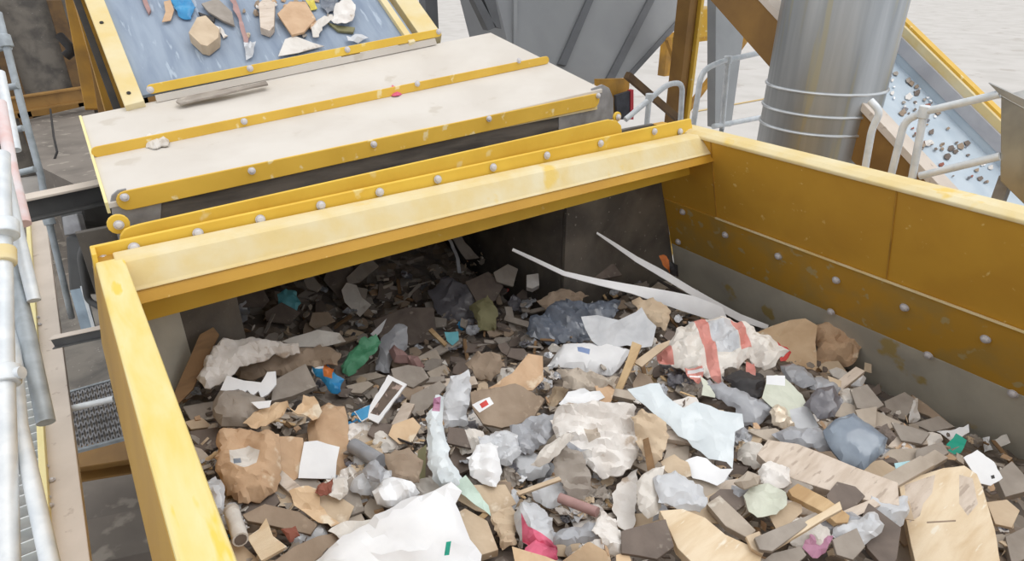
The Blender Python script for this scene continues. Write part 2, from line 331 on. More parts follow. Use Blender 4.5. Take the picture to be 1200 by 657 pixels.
for k in range(1):
    A2 = A+U2*(k*2.2-.6)+Vector((.3,0,-.5)); MB().bar(Vector((A2.x,A2.y,.0)), A2, .12,.12, M_brownyel).build('support_leg', RC)
# sheet metal hood, far right
HD = MB(); q = [aX(1158,98,4.3),aX(1176,108,4.3),aX(1176,214,4.3),aX(1162,206,4.3)]
a = aY(1157,97,1.75); w = [aX(1172,110,a.x),aX(1230,160,a.x),aX(1230,330,a.x),aX(1172,215,a.x)]
hx = 4.1
w = [aX(1173,112,hx),aX(1262,160,hx),aX(1262,300,hx),aX(1172,212,hx)]
HD.prism(w, Vector((.5,0,.0)), M_duct2)
hd = HD.build('sheet_metal_hood', bev=.004); tag(hd,'bent galvanised sheet metal hood at the right edge beyond the hopper rim','hood')
MB().prism([aX(1158,97,hx-.02),aX(1262,145,hx-.02),aX(1262,160,hx-.02),aX(1173,112,hx-.02)], Vector((.02,0,0)), M_duct2).build('folded_edge', hd)
# ================================================================ steelwork beyond the cover
def column(name, label, x, y0, y1, Y, wpx, m, cat='column', dp=None):
    """vertical member whose picture width is wpx at its middle"""
    p = aY(x, (y0+y1)/2, Y); dep = (p-O).dot(FW); w = wpx/FPX*dep*1.0
    top = aY(x, y0, Y).z; o = MB(); z0 = 0.0 if y1 > 900 else min(aY(x,y1,Y).z, top)
    return p, w
ST = thing('steel_trestle', (7,6.5,0), 'ochre steel trestle frame standing on the yard behind the grey funnel', 'trestle')
def vpost(x, y, Y, w, d, m, name, parent=None, ztop=None, z0=0.0):
    p = aY(x,y,Y); b = MB(); zt = ztop if ztop is not None else G+3
    b.hexa([Vector((p.x+sx*w/2,p.y+sy*d/2,z)) for z in (z0,zt) for sx,sy in ((-1,-1),(1,-1),(1,1),(-1,1))], m); return b.build(name, parent, bev=.003)
def flatbar(name, a, b_, w, h, m, parent): return MB().bar(a,b_,w,h,m).build(name, parent, bev=.003)
vpost(799,60,5.6,.14,.2,M_brown2,'leg',ST)
vpost(809,60,5.55,.05,.2,M_yel,'flange',ST)
vpost(781,60,8.0,.16,.16,M_brownyel,'hanging_post',ST, z0=aY(781,88,8.0).z, ztop=aY(781,38,8.0).z)
flatbar('brace', aY(782,45,6.0), aY(796,85,6.0), .06,.06, M_brownyel, ST)
flatbar('brace', aY(806,128,5.8), aY(838,85,5.8), .07,.07, M_brownyel, ST)
flatbar('brace', aY(864,58,5.8), aY(878,38,5.8), .1,.06, M_brownyel, ST)
MB().prism([aY(814,13,6.5),aY(842,8,6.5),aY(842,40,6.5),aY(812,46,6.5)], Vector((0,.3,0)), M_yel).build('yellow_panel', ST, bev=.01)
flatbar('cross_beam', aY(790,48,6.6), aY(845,41,6.6), .08,.1, M_yel, ST)
MB().prism([aY(872,-10,5.9),aY(915,-10,5.9),aY(905,60,5.9),aY(893,57,5.9),aY(872,32,5.9)], Vector((0,.15,0)), M_brownyel).build('gusset_box', ST, bev=.01)
flatbar('cross_beam', aY(868,30,5.85), aY(905,72,5.85), .07,.07, M_brown, ST)
bb = MB().bar(aY(735,88,5.0), aY(798,142,5.0), .07,.07, M_brown).build('diagonal_brace'); tag(bb,'dark brown diagonal steel angle crossing behind the small curved handrail','brace')
pp = MB().prism([aY(839,-20,4.9),aY(880,-20,4.9),aY(857,148,4.9),aY(838,150,4.9)], Vector((0,.12,0)), M_post); pp = pp.build('tapered_post', bev=.006); tag(pp,'wide grey tapering sheet-steel post standing left of the round duct','post')
# small things on the yard beyond
fl = MB().bar(aZ(812,131,-3.98), aZ(960,104,-3.98), .12,.02, mat('floor_line_ochre',(196,170,120),bump=0)).build('floor_marking'); tag(fl, kind='structure')
cr = thing('stacked_rack', aZ(722,132,-3.9), 'small brown rack with a red and black panel on the yard below the funnel', 'rack'); cr.location.z=0
MB().prism([aY(700,93,5.4),aY(738,92,5.4),aY(735,140,5.4),aY(700,140,5.4)], Vector((0,.05,0)), M_brownyel).build('board', cr)
MB().prism([aY(722,112,5.3),aY(741,106,5.3),aY(741,140,5.3),aY(724,140,5.3)], Vector((0,.04,0)), mat('dark_panel',(70,72,80),(50,52,58))).build('dark_panel', cr)
MB().prism([aY(739,106,5.29),aY(742.5,105,5.29),aY(742.5,140,5.29),aY(739,140,5.29)], Vector((0,.05,0)), mat('red_panel',(190,60,70))).build('red_edge', cr)
# ================================================================ handrails
def rails(name, label, paths, r, m=M_galv, joints=(), cat='handrail'):
    t = thing(name, paths[0][0][0]*0+Vector((paths[0][0][0].x,paths[0][0][0].y,0)), label, cat)
    for k,(pts,fr) in enumerate(paths): MB().tube(fillet(pts,fr) if fr else pts, r, m, 14).build('rail_tube' if k==0 else 'rail_tube', t, smooth=True)
    for j in joints: MB().tube([j-Vector((0,0,.035)),j+Vector((0,0,.035))], r*1.45, m, 14).build('joint_clamp', t, bev=.004, smooth=True)
    return t
Yh=4.3; P=lambda x,y,Y=Yh: aY(x,y,Y)
rails('handrail','short galvanised handrail with a curved end beside the end of the cover plate',[([P(733,140),P(783,98),P(800,97),P(797,150)],.12),([P(761,112),P(758,146)],0)],.026,joints=[P(761,114)])
Yh=4.0
rails('handrail','galvanised handrail running from the hopper corner to the round duct',[([P(812,150,4),P(822,83,4),P(845,72,4),P(912,57,4)],.12),([P(853,70,4),P(846,150,4)],0),([P(836,148,4),P(900,136,4)],0)],.026,joints=[P(853,70,4)])
Yh=2.75
rails('handrail','galvanised handrail between the round duct and the sheet metal hood',[([aX(1044,206,4.1),aX(1060,142,4.1),aX(1082,131,4.1),aX(1172,110,4.1)],.12),([aX(1083,131,4.1),aX(1069,208,4.1)],0),([aX(1078,206,4.1),aX(1172,183,4.1)],0),([aX(1014,196,4.1),aX(1022,150,4.1),aX(1032,131,4.1),aX(1020,118,4.1)],.05)],.022,joints=[aX(1083,131,4.1)])
for nm, pts in (('handrail',[(Vector(P(797,150,4.3))),(Vector(P(758,146,4.3)))]),('handrail.001',[Vector(P(812,150,4)),Vector(P(846,150,4))]),('handrail.002',[aX(1044,206,4.1),aX(1069,208,4.1),aX(1014,196,4.1)])):
    for p in pts: MB().tube([Vector((p.x,p.y,0)), p], .024, M_galvd, 10).build('rail_post', bpy.data.objects[nm], smooth=True)
for dy in (.15,): 
    c_ = [aX(1176,208,hx+.06), aX(1250,262,hx+.4)]
    for p in c_: MB().bar(Vector((p.x+.05,p.y,0)), Vector((p.x+.05,p.y,p.z)), .06,.06, M_plate, up=Vector((1,0,0))).build('hood_leg', hd)
for x in (3.9,5.6): MB().bar(Vector((x,7.3,0)), Vector((x,7.3,G+1.2)), .16,.16, M_silorib, up=Vector((1,0,0))).build('support_leg', SL)
# ================================================================ left side: walkway and railing
GR = thing('walkway', (-.8,1.2,0), 'steel grating walkway with a dusty toe board along the left edge', 'walkway')
z1 = -.85
a = aZ(25,240,z1); c_ = aZ(47,240,z1); d_ = aZ(106,660,z1); e = aZ(71,660,z1)
xr = d_.x; xl = xr-.115
b = MB(); b.box(xl,.3,z1-.04,xr,a.y+.1,z1,M_toe); b.build('toe_board', GR, bev=.003)
b = MB(); b.box(xl-.01,.3,z1-.08,xl+.015,a.y+.1,z1+.03,M_coveredge); b.build('kick_plate', GR, bev=.002)
b = MB(); y = .4
while y < 4.2: b.box(xl-1.1,y,z1-.10,xl-.02,y+.006,z1-.05,M_galv); y += .07
for k in range(8): b.box(xl-1.1+k*.155,.3,z1-.10,xl-1.09+k*.155,4.2,z1-.06,M_galvd)
b.build('grating', GR)
for (x,yy) in [(40,372),(42,380),(45,495),(50,547),(57,562),(52,583),(55,592)]:
    bolt(GR, aZ(x+4,yy,z1+.005), Vector((0,0,1)), .012)
D=aD
def tubeset(name,label,paths,m=M_galv,joints=(),cat='handrail'):
    t = thing(name, Vector((paths[0][0][0].x,paths[0][0][0].y,0)), label, cat)
    for pts,w in paths:
        MB().tube(pts, w, m, 18).build('rail_tube', t, smooth=True)
    for j,w,mm,dv in joints: MB().tube([j-dv*.03,j+dv*.03], w, mm, 18).build('joint_clamp', t, bev=.004, smooth=True)
    return t
dvA = (D(11,670,1.75)-D(5,440,2.0)).normalized()
tubeset('guard_rail','thick pale galvanised guard rail post nearest the left edge of the frame',[([D(1,180,2.3),D(3,280,2.2),D(5,440,2.0),D(10,680,1.72)],.029)],M_galv,
        [(D(6,268,2.2),.042,M_galv,dvA),(D(5,300,2.17),.036,M_yeldust,dvA),(D(7,440,2.0),.041,M_galv,dvA)])
MB().tube([D(7,440,2.0),D(26,436,2.0)], .02, M_galv, 14).build('rail_tube', bpy.data.objects['guard_rail'], smooth=True)
tubeset('guard_rail','galvanised railing tube ending open above the middle of the toe board',[([D(0,180,2.35),D(20,270,2.3),D(40,352,2.25)],.021)])
tubeset('guard_rail','thick grey galvanised railing tube ending open lower down over the toe board',[([D(13,310,2.3),D(35,405,2.2),D(54,495,2.1)],.027)],M_galvd)
tubeset('guard_rail','slanting galvanised railing tube leaving the bottom left of the frame',[([D(9,330,2.35),D(23,500,2.0),D(60,665,1.7)],.023)])
tubeset('guard_rail','whitish pink-stained tube at the left edge, ending over the top of the toe board',[([D(0,120,2.6),D(14,200,2.5),D(29,262,2.4)],.022)],mat('pink_white_tube',(226,220,222),(222,190,186),rough=.5,scale=9,bump=.02))
tubeset('guard_rail','short galvanised tube at the left edge beside the ladder stile',[([D(0,85,2.9),D(19,176,2.8)],.02)])
LD = tubeset('access_ladder','thin blue-grey galvanised ladder stile with rungs descending past the steel beam',[([D(-2,15,3.2),D(6,48,3.2),D(27,130,3.3),D(48,206,3.4),D(57,258,3.45),D(72,320,3.6),D(84,372,3.8)],.017)],M_galvd,
        [(D(6,48,3.2),.03,M_galvd,Vector((0,.3,.95))),(D(57,257,3.45),.028,M_galvd,Vector((0,.3,.95)))], cat='ladder')
for (x,y,x2,y2) in [(12,55,-12,58),(21,100,-2,105),(27,150,14,153),(41,198,20,203)]:
    MB().tube([D(x,y,3.25),D(x2,y2,3.25)], .016, M_galvd, 10).build('rung', LD, smooth=True)
# lower machinery on the left, between walkway and hopper
def beam(name,label,a,b_,w,h,m,cat='beam',m2=None):
    o = MB(); o.bar(a,b_,w*.25,h,m); dz = Vector((0,0,1))*h/2
    o.bar(a+dz,b_+dz,w,h*.12,m2 or m); o.bar(a-dz,b_-dz,w,h*.12,m); o = o.build(name, bev=.002); tag(o,label,cat); return o
beam('steel_beam','grey steel beam with dusty top flange crossing from the toe board to the cover', D(22,246,3.0), D(124,224,3.3), .1,.1, M_dkgrey, m2=M_toe)
beam('steel_beam','ochre steel beam crossing the dark area left of the inclined conveyor', aZ(10,124,-1.9), aZ(112,108,-1.9), .2,.3, M_brown2)
beam('steel_beam','thin dusty angle bar between toe board and hopper left wall', D(62,401,3.0), D(128,387,3.0), .04,.05, M_dkgrey, m2=M_toe)
beam('steel_beam','ochre steel beam below the expanded metal panel', aZ(80,545,-2.2), aZ(175,530,-2.2), .25,.12, M_brown2)
cl = thing('conveyor_column', aY(100,60,4.6)*1, 'tall ochre channel column beside the left rail of the inclined conveyor', 'column'); cl.location.z=0
A,B = D(92,-20,4.9), D(121,150,4.9)
MB().bar(D(100,-20,5.0),D(129,150,5.0),.16,.12,M_brown2,up=Vector((1,0,0))).build('web', cl, bev=.004)
MB().bar(D(85,-20,4.95),D(112,128,4.95),.035,.14,M_brownyel,up=Vector((1,0,0))).build('flange', cl, bev=.004)
MB().bar(D(112,-20,4.9),D(141,150,4.9),.02,.06,M_blk,up=Vector((1,0,0))).build('rubber_edge', cl)
MB().bar(D(103,-10,4.85),D(135,140,4.85),.012,.012,M_plate,up=Vector((1,0,0))).build('cable_tube', cl)
pl = MB().prism([aZ(32,140,-2.3),aZ(108,122,-2.3),aZ(116,230,-2.3),aZ(46,195,-2.3)], Vector((0,0,-1.57)), M_conc2).build('platform_plate', bev=.004); tag(pl,'dusty grey-brown platform plate with an upright bent pipe left of the cover','plate')
pl2 = MB().prism([aZ(20,20,-2.6),aZ(90,10,-2.6),aZ(100,98,-2.6),aZ(26,112,-2.6)], Vector((0,0,-1.42)), M_conc2).build('platform_plate', bev=.004); tag(pl2,'dusty grey plate at the top left behind the ladder stile','plate')
hk = MB().tube([aZ(59,128,-2.0),aZ(63,160,-2.05),aZ(67,178,-2.2),aZ(64,186,-2.3)], .02, M_blk, 10).build('bent_pipe', smooth=True); tag(hk,'thin dark bent pipe standing on the dusty platform plate','pipe')
hk = MB().tube(fillet([D(70,42,5.0),D(82,55,5.0),D(84,60,5.0),D(77,66,5.0)],.05), .035, M_blk, 10).build('hose_elbow', smooth=True); tag(hk,'dark curved hose elbow against the ochre column','hose')
dn_ = MB().box(0,0,0,1,1,1,M_blk)
gm = thing('gear_motor', D(85,280,3.6), 'grey gear motor hanging below the steel beam beside the hopper', 'motor')
MB().prism([D(66,236,3.5),D(94,232,3.5),D(98,262,3.5),D(72,268,3.5)], FW*.35, M_dkgrey).build('gearbox', gm, bev=.02)
MB().prism([D(72,254,3.45),D(90,250,3.45),D(96,272,3.45),D(75,276,3.45)], FW*.05, M_plate).build('cover', gm, bev=.006)
MB().prism([D(75,276,3.5),D(98,272,3.5),D(100,345,3.6),D(80,345,3.6)], FW*.3, M_dkgrey).build('housing', gm, bev=.02)
MB().prism([D(82,340,3.4),D(96,337,3.4),D(109,387,3.4),D(96,390,3.4)], FW*.03, mat('blue_grey_sheet',(150,165,176),(120,132,142),rough=.35,metal=.4)).build('guard_sheet', gm)
MB().bar(D(96,335,3.38),D(111,389,3.38),.015,.015,M_galv).build('guard_edge', gm)
tubeset('grab_handle','dark bent grab handle beside the end of the flange plate',[(fillet([D(133,276,2.95),D(100,284,2.95),D(94,300,2.97),D(103,352,3.1),D(118,360,3.1)],.08),.015)],M_dkgrey,cat='handle')
mh = thing('machine_housing', Vector((-1.2,21,0)), 'large dark brown machine housing at the top left corner beyond the ladder', 'housing')
MB().box(-9,20,-4.0,3.2,23,.2,M_dark).build('housing_body', mh, bev=.02)
for k in range(4): MB().box(-2.2+k*1.3,19.8,-3.9,-1.9+k*1.3,20,.1,M_brown).build('upright', mh, bev=.01)
MB().box(-9,19.8,-2.5,3.2,20,-2.2,M_brown2).build('crossbar', mh)
# expanded metal
em = MB(); zz=-1.5; c0,c1,c2,c3 = aZ(74,462,zz),aZ(134,445,zz),aZ(152,512,zz),aZ(84,530,zz)
nu,nv = 11,9
def Q(u,v): return c0.lerp(c1,u).lerp(c3.lerp(c2,u),v)
for i in range(nu):
    for j in range(nv):
        for s in (0,1):
            u0=(i+.5*(j%2))/nu; A=Q(min(u0,1),j/nv); B=Q(min(max(u0+(.5/nu if s else -.5/nu),0),1),(j+1)/nv); em.bar(A,B,.008,.012,M_plate)
em.bar(c0,c1,.02,.02,M_galvd); em.bar(c2,c3,.02,.02,M_galvd)
em=em.build('expanded_metal_panel'); tag(em,'expanded metal mesh panel between the toe board and hopper left wall','panel')
br_ = MB().tube([D(78,480,3.0),D(134,467,3.0)], .016, M_galv, 10).build('round_bar', smooth=True); tag(br_,'thin round galvanised bar lying across the expanded metal panel','bar')
for k,(q,z,m,lab) in enumerate([([(86,560),(170,535),(190,590),(95,612)],-2.6,M_conc2,'dark dusty plate below the expanded metal panel'),([(96,610),(190,590),(200,640),(102,662)],-2.4,M_conc2,'paler dusty machine plate at the lower left beside the hopper'),([(40,375),(130,330),(130,450),(66,460)],-3.0,M_dark,'dark machine deck seen below the thin angle bar')]):
    o = MB().prism([aZ(*p,z) for p in q], Vector((0,0,-3.85-z)), m).build('deck_plate', bev=.004); tag(o,lab,'plate')
# hopper legs and walkway posts
for (x,y) in ((.05,2.75),(3.6,2.75),(.05,-.8),(3.6,-.8)):
    MB().bar(V(x,y,-4),V(x,y,-1.62),.16,.16,M_brownyel,up=Vector((1,0,0))).build('leg', H, bev=.004)
for (x,y) in ((.3,4.6),(2.7,4.6)): MB().bar(V(x,y,-4),V(x,y,-.1),.14,.14,M_brown2,up=Vector((1,0,0))).build('support_leg', CV, bev=.004)
for y in (.5,3.6): MB().bar(V(xl-.5,y,-4),V(xl-.5,y,z1-.1),.1,.1,M_dkgrey,up=Vector((1,0,0))).build('walkway_post', GR)
for (x,dy) in ((.3,1.5),(2.1,1.5)):
    A=p0+U32*dy; MB().bar(Vector((A.x+x-.4,A.y,0)),Vector((A.x+x-.4,A.y,A.z-.15)),.12,.12,M_brownyel,up=Vector((1,0,0))).build('support_leg', IC)
# ================================================================ light
W = bpy.data.worlds.new('sky'); S.world = W; W.use_nodes = True; nt = W.node_tree
bg = nt.nodes['Background']; tc = nt.nodes.new('ShaderNodeTexCoord'); sp = nt.nodes.new('ShaderNodeSeparateXYZ'); rp = nt.nodes.new('ShaderNodeValToRGB')
nt.links.new(tc.outputs['Generated'], sp.inputs[0]); nt.links.new(sp.outputs[2], rp.inputs[0]); nt.links.new(rp.outputs[0], bg.inputs[0])
rp.color_ramp.elements[0].color = (.72,.76,.82,1); rp.color_ramp.elements[1].color = (1,.99,.97,1); bg.inputs[1].default_value = 1.05
sd = bpy.data.lights.new('sun','SUN'); sd.energy = .8; sd.angle = math.radians(35); sd.color=(1,.985,.965)
so = bpy.data.objects.new('sun', sd); COL.objects.link(so); so.rotation_euler = Vector((.35,-.35,1)).to_track_quat('Z','Y').to_euler()
S.view_settings.view_transform='Standard'; S.view_settings.look='None'; S.view_settings.exposure=.2; S.view_settings.gamma=1; S.view_settings.use_curve_mapping=False
# ================================================================ the waste heap
def ss(a, b, x): t = min(max((x-a)/(b-a), 0), 1); return t*t*(3-2*t)
def P(x, y):       # height of the heap relative to the rim
    z = -1.06 + .22*math.exp(-((x-.1)/.8)**2) + .18*math.exp(-((x-1.7)**2/1.0+(y-1.3)**2/.5)) - .27*ss(2.9,3.65,x)*ss(3.0,2.3,y)
    z += .06*noise.noise(Vector((x*1.6,y*1.6,3.1))) - .12*ss(2.5,3.2,y)*ss(1.4,.2,x)*0 - .16*ss(2.3,2.9,y)*ss(.3,1.2,x)
    z += .25*ss(3.7,4.8,y)
    return z
def hit(px, py):
    d = ray(px, py)/FPX; t = .6
    for i in range(700):
        p = O+d*t
        if p.z-G < P(p.x, p.y): break
        t += .01
    return O+d*t
pal = {}
def pm(key, c1, c2=None, **k):
    k.setdefault('scale', 7); k.setdefault('bump', .12); k.setdefault('rough', .85); k.setdefault('rnd', .0)
    if key in ('film','greyfilm','bluefilm','darkfilm','blackbag','kraft','kraft_pale','dirtywhite','offwhite','foil','green','pink','purple','olive','palegreen'): k.setdefault('crease', .2)
    pal[key] = mat('waste_'+key, c1, c2 or tuple(int(v*.86) for v in c1), **k)
pm('kraft',(206,174,142),(188,154,122),c3=(218,198,172),s3=9,t3=.6)
pm('kraft_pale',(222,194,160),(206,174,138),c3=(230,215,192),s3=9,t3=.58)
pm('board',(190,178,164),(165,152,138),c3=(208,200,188),s3=12)
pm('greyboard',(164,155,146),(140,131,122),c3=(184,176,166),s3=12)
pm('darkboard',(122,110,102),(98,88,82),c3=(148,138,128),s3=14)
pm('brownboard',(160,142,124),(138,120,102),c3=(176,158,138),s3=12)
pm('tan',(206,186,160),(186,164,138),c3=(222,208,188),s3=10)
pm('wood_pale',(230,212,184),(214,190,156),stretch=(1.5,8,5),scale=2.5,c3=(236,226,208),s3=5)
pm('wood_dusty',(214,200,186),(198,182,166),stretch=(2,9,5),scale=4,c3=(180,164,150),s3=6,t3=.6)
pm('wood',(206,178,138),(180,148,108),stretch=(1.5,8,5),scale=2.5)
pm('wood_dark',(140,110,78),(108,84,60),stretch=(1.5,8,5),scale=2.5)
pm('white',(240,241,243),(230,231,234),bump=.05)
pm('dirtywhite',(232,228,224),(206,198,190),c3=(182,166,150),s3=10,t3=.6)
pm('offwhite',(222,217,210),(204,197,189),c3=(186,176,165),s3=9,t3=.6)
pm('film',(214,216,220),(196,199,204),rough=.35,bump=.05,coat=.3,trans=.12)
pm('greyfilm',(176,178,184),(152,154,160),rough=.35,bump=.05,coat=.3,trans=.12)
pm('bluefilm',(216,224,228),(204,213,218),rough=.4,bump=.04,coat=.3)
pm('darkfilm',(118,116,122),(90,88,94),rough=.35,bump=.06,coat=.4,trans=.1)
pm('blackbag',(104,112,126),(74,80,90),rough=.35,bump=.06,coat=.4)
pm('black',(44,42,44),(60,56,56),rough=.6)
pm('tray',(134,146,160),(108,120,136),rough=.35,bump=.03,coat=.4,c3=(168,180,192),s3=7,t3=.6)
pm('green',(92,158,122),(54,122,84),rough=.5,c3=(160,190,170),s3=10,t3=.6)
pm('palegreen',(210,213,198),(198,202,186),rough=.6)
pm('mint',(206,226,214),(186,208,196),rough=.5)
pm('teal',(30,176,150),(20,150,128),rough=.5)
pm('cyan',(120,196,208),(90,170,186),rough=.5)
pm('blue',(60,150,200),(40,120,176),rough=.4)
pm('paleblue',(176,216,224),(150,196,208),rough=.5)
pm('red',(214,72,66),(190,56,52),rough=.5)
pm('redprint',(212,146,136),(196,124,114),rough=.7)
pm('blueprint',(140,160,200),(120,140,184),rough=.7)
pm('pink',(226,110,140),(204,84,116),rough=.6)
pm('purple',(190,140,165),(168,118,146),rough=.8)
pm('orange',(214,124,60),(186,98,44),rough=.6)
pm('olive',(140,136,100),(116,112,80),rough=.7)
pm('mauve',(176,142,138),(150,118,114))
pm('yellow',(222,204,90),(200,184,70),rough=.6)
pm('rust',(150,92,76),(120,70,58))
pm('foil',(226,214,196),(206,188,164),rough=.35,metal=.25,bump=.1)
pm('picture',(110,96,86),(70,62,60),scale=22,c3=(170,150,140),s3=26,t3=.55)
# ---------------------------------------------------------------- one piece, outlined as seen and laid on the heap
def inside(p, poly):
    c = False; j = len(poly)-1; x, y = p
    for i in range(len(poly)):
        xi, yi = poly[i]; xj, yj = poly[j]
        if (yi > y) != (yj > y) and x < (xj-xi)*(y-yi)/(yj-yi)+xi: c = not c
        j = i
    return c
def dseg(p, a, b):
    ax_, ay_ = a; bx, by = b; dx, dy = bx-ax_, by-ay_; l = dx*dx+dy*dy
    t = 0 if l == 0 else max(0, min(1, ((p[0]-ax_)*dx+(p[1]-ay_)*dy)/l))
    return math.hypot(p[0]-ax_-dx*t, p[1]-ay_-dy*t)
def pp_(s): return s if isinstance(s, list) else [tuple(float(v) for v in q.split(',')) for q in s.split()]
PLACED = []; HEROES = []
def tri2d(poly, sp, rag, rng, cons=()):
    b = []; RS = min(1, max(max(p[0] for p in poly)-min(p[0] for p in poly), max(p[1] for p in poly)-min(p[1] for p in poly))/70)**1.5
    for i, a in enumerate(poly):
        c = poly[(i+1) % len(poly)]; L = math.hypot(c[0]-a[0], c[1]-a[1]); n = max(1, int(L/(sp*.9)))
        for k in range(n):
            t = k/n; j = rag if k else rag*.3
            w1 = noise.noise(Vector((a[0]*.11+(c[0]-a[0])*t*.11, a[1]*.11+(c[1]-a[1])*t*.11, 1.7)))*rag*4.5*RS if rag > .8 else 0
            nx_, ny_ = (c[1]-a[1])/max(L,1e-6), -(c[0]-a[0])/max(L,1e-6)
            b.append((a[0]+(c[0]-a[0])*t+rng.uniform(-j,j)+nx_*w1, a[1]+(c[1]-a[1])*t+rng.uniform(-j,j)+ny_*w1))
    xs = [p[0] for p in b]; ys = [p[1] for p in b]; pts = list(b); y = min(ys); r = 0
    while y < max(ys):
        x = min(xs)+(r % 2)*sp*.5
        while x < max(xs):
            q = (x+rng.uniform(-.3,.3)*sp, y+rng.uniform(-.3,.3)*sp)
            if inside(q, b) and min(dseg(q, b[i], b[(i+1)%len(b)]) for i in range(len(b))) > sp*.42: pts.append(q)
            x += sp
        y += sp*.87; r += 1
    nb = len(b); es_ = []
    for cq in cons:
        o_ = len(pts); dn_ = []
        for i, a in enumerate(cq):
            c = cq[(i+1)%len(cq)]; L = math.hypot(c[0]-a[0],c[1]-a[1]); n = max(1,int(L/sp))
            dn_ += [(a[0]+(c[0]-a[0])*t/n, a[1]+(c[1]-a[1])*t/n) for t in range(n)]
        pts += dn_; es_ += [(o_+i, o_+(i+1)%len(dn_)) for i in range(len(dn_))]
    vs, es, fs, *_ = delaunay_2d_cdt([Vector(p) for p in pts], es_, [list(range(nb))], 1, 1e-5)
    if len(fs) == 0: vs, es, fs, *_ = delaunay_2d_cdt([Vector(p) for p in pts], es_, [list(range(nb))[::-1]], 1, 1e-5)
    return [(v.x, v.y) for v in vs], [list(f) for f in fs], b
def sheetmesh(name, V3, F, n, th, mats, fm, smooth, edgecount=None):
    """give a triangulated sheet real thickness"""
    N_ = len(V3); vs = V3+[v-n*th for v in V3]; fs = [list(f) for f in F]+[[i+N_ for i in reversed(f)] for f in F]; mi = list(fm)+list(fm)
    ec = {}
    for f in F:
        for i in range(len(f)):
            a, b = f[i], f[(i+1)%len(f)]; ec.setdefault((min(a,b),max(a,b)), []).append((a,b))
    for k, l in ec.items():
        if len(l) == 1: a, b = l[0]; fs.append([b,a,a+N_,b+N_]); mi.append(0)
    return vs, fs, mi
def mkobj(name, vs, fs, mi, mats, smooth, parent=None):
    mn = Vector([min(v[i] for v in vs) for i in range(3)]); mx = Vector([max(v[i] for v in vs) for i in range(3)]); c = (mn+mx)/2; c.z = mn.z
    me = bpy.data.meshes.new(name); me.from_pydata([v-c for v in vs], [], fs); me.update()
    bm = bmesh.new(); bm.from_mesh(me); bmesh.ops.recalc_face_normals(bm, faces=bm.faces); bm.to_mesh(me); bm.free()
    for m in mats: me.materials.append(m)
    for p, i in zip(me.polygons, mi): p.material_index = i; p.use_smooth = smooth
    if smooth: me.set_sharp_from_angle(angle=math.radians(24))
    o = bpy.data.objects.new(name, me); COL.objects.link(o)
    if parent is not None: o.parent = parent; o.location = c-wloc(parent)
    else: o.location = c
    return o
STY = {  # spacing px, ragged px, crumple m, thickness m, dome m, smooth
 'sheet': (6,.9,.011,.003,.0,False), 'flat': (16,.5,.002,.004,.0,True), 'board': (22,.6,.002,.016,.0,True), 'plank': (26,.4,.001,.03,.0,True),
 'bag': (4.6,1.0,.02,.006,.045,False), 'film': (5,1.0,.014,.002,.02,True), 'crumple': (3.6,1.2,.017,.004,.02,False), 'block': (22,.3,.001,.06,.0,True), 'pillow': (6,.6,.008,.01,.04,True)}
def fold(x, y, sd, dirs):
    x += .03*noise.noise(Vector((x*6,y*6,sd))); y += .03*noise.noise(Vector((x*6,y*6,sd+9))); z = 0
    for a, lam, ph, am in dirs:
        t = ((x*math.cos(a)+y*math.sin(a))/lam+ph) % 1.0; z += am*(abs(t*2-1)-.5)
    return z
def ribbon(name, cat, key, pts, label, ref, d0, d1, th=.004):
    q = [tuple(float(v) for v in a.split(',')) for a in pts.split()]; n_ = len(q); b = MB(); L = []
    for i, (x, y, w) in enumerate(q):
        t = i/(n_-1); d = d0*(1-t)+d1*t; c = aD(x, y, d); e = aD(x+w*.35, y-w*.95, d*1.004); L.append((c, e))
    up = Vector((0,0,th)); vs = []
    for c, e in L: vs += [c, e, e+up, c+up]
    fs = [(0,1,2,3)[::-1], tuple(4*(n_-1)+j for j in range(4))]
    for i in range(n_-1):
        for j in range(4): fs.append((4*i+j, 4*i+(j+1)%4, 4*i+4+(j+1)%4, 4*i+4+j))
    b.add(vs, fs, pal[key]); o = b.build(name, smooth=True); tag(o, label, cat)
    HEROES.append((q[n_//2][0], q[n_//2][1], ref)); return o
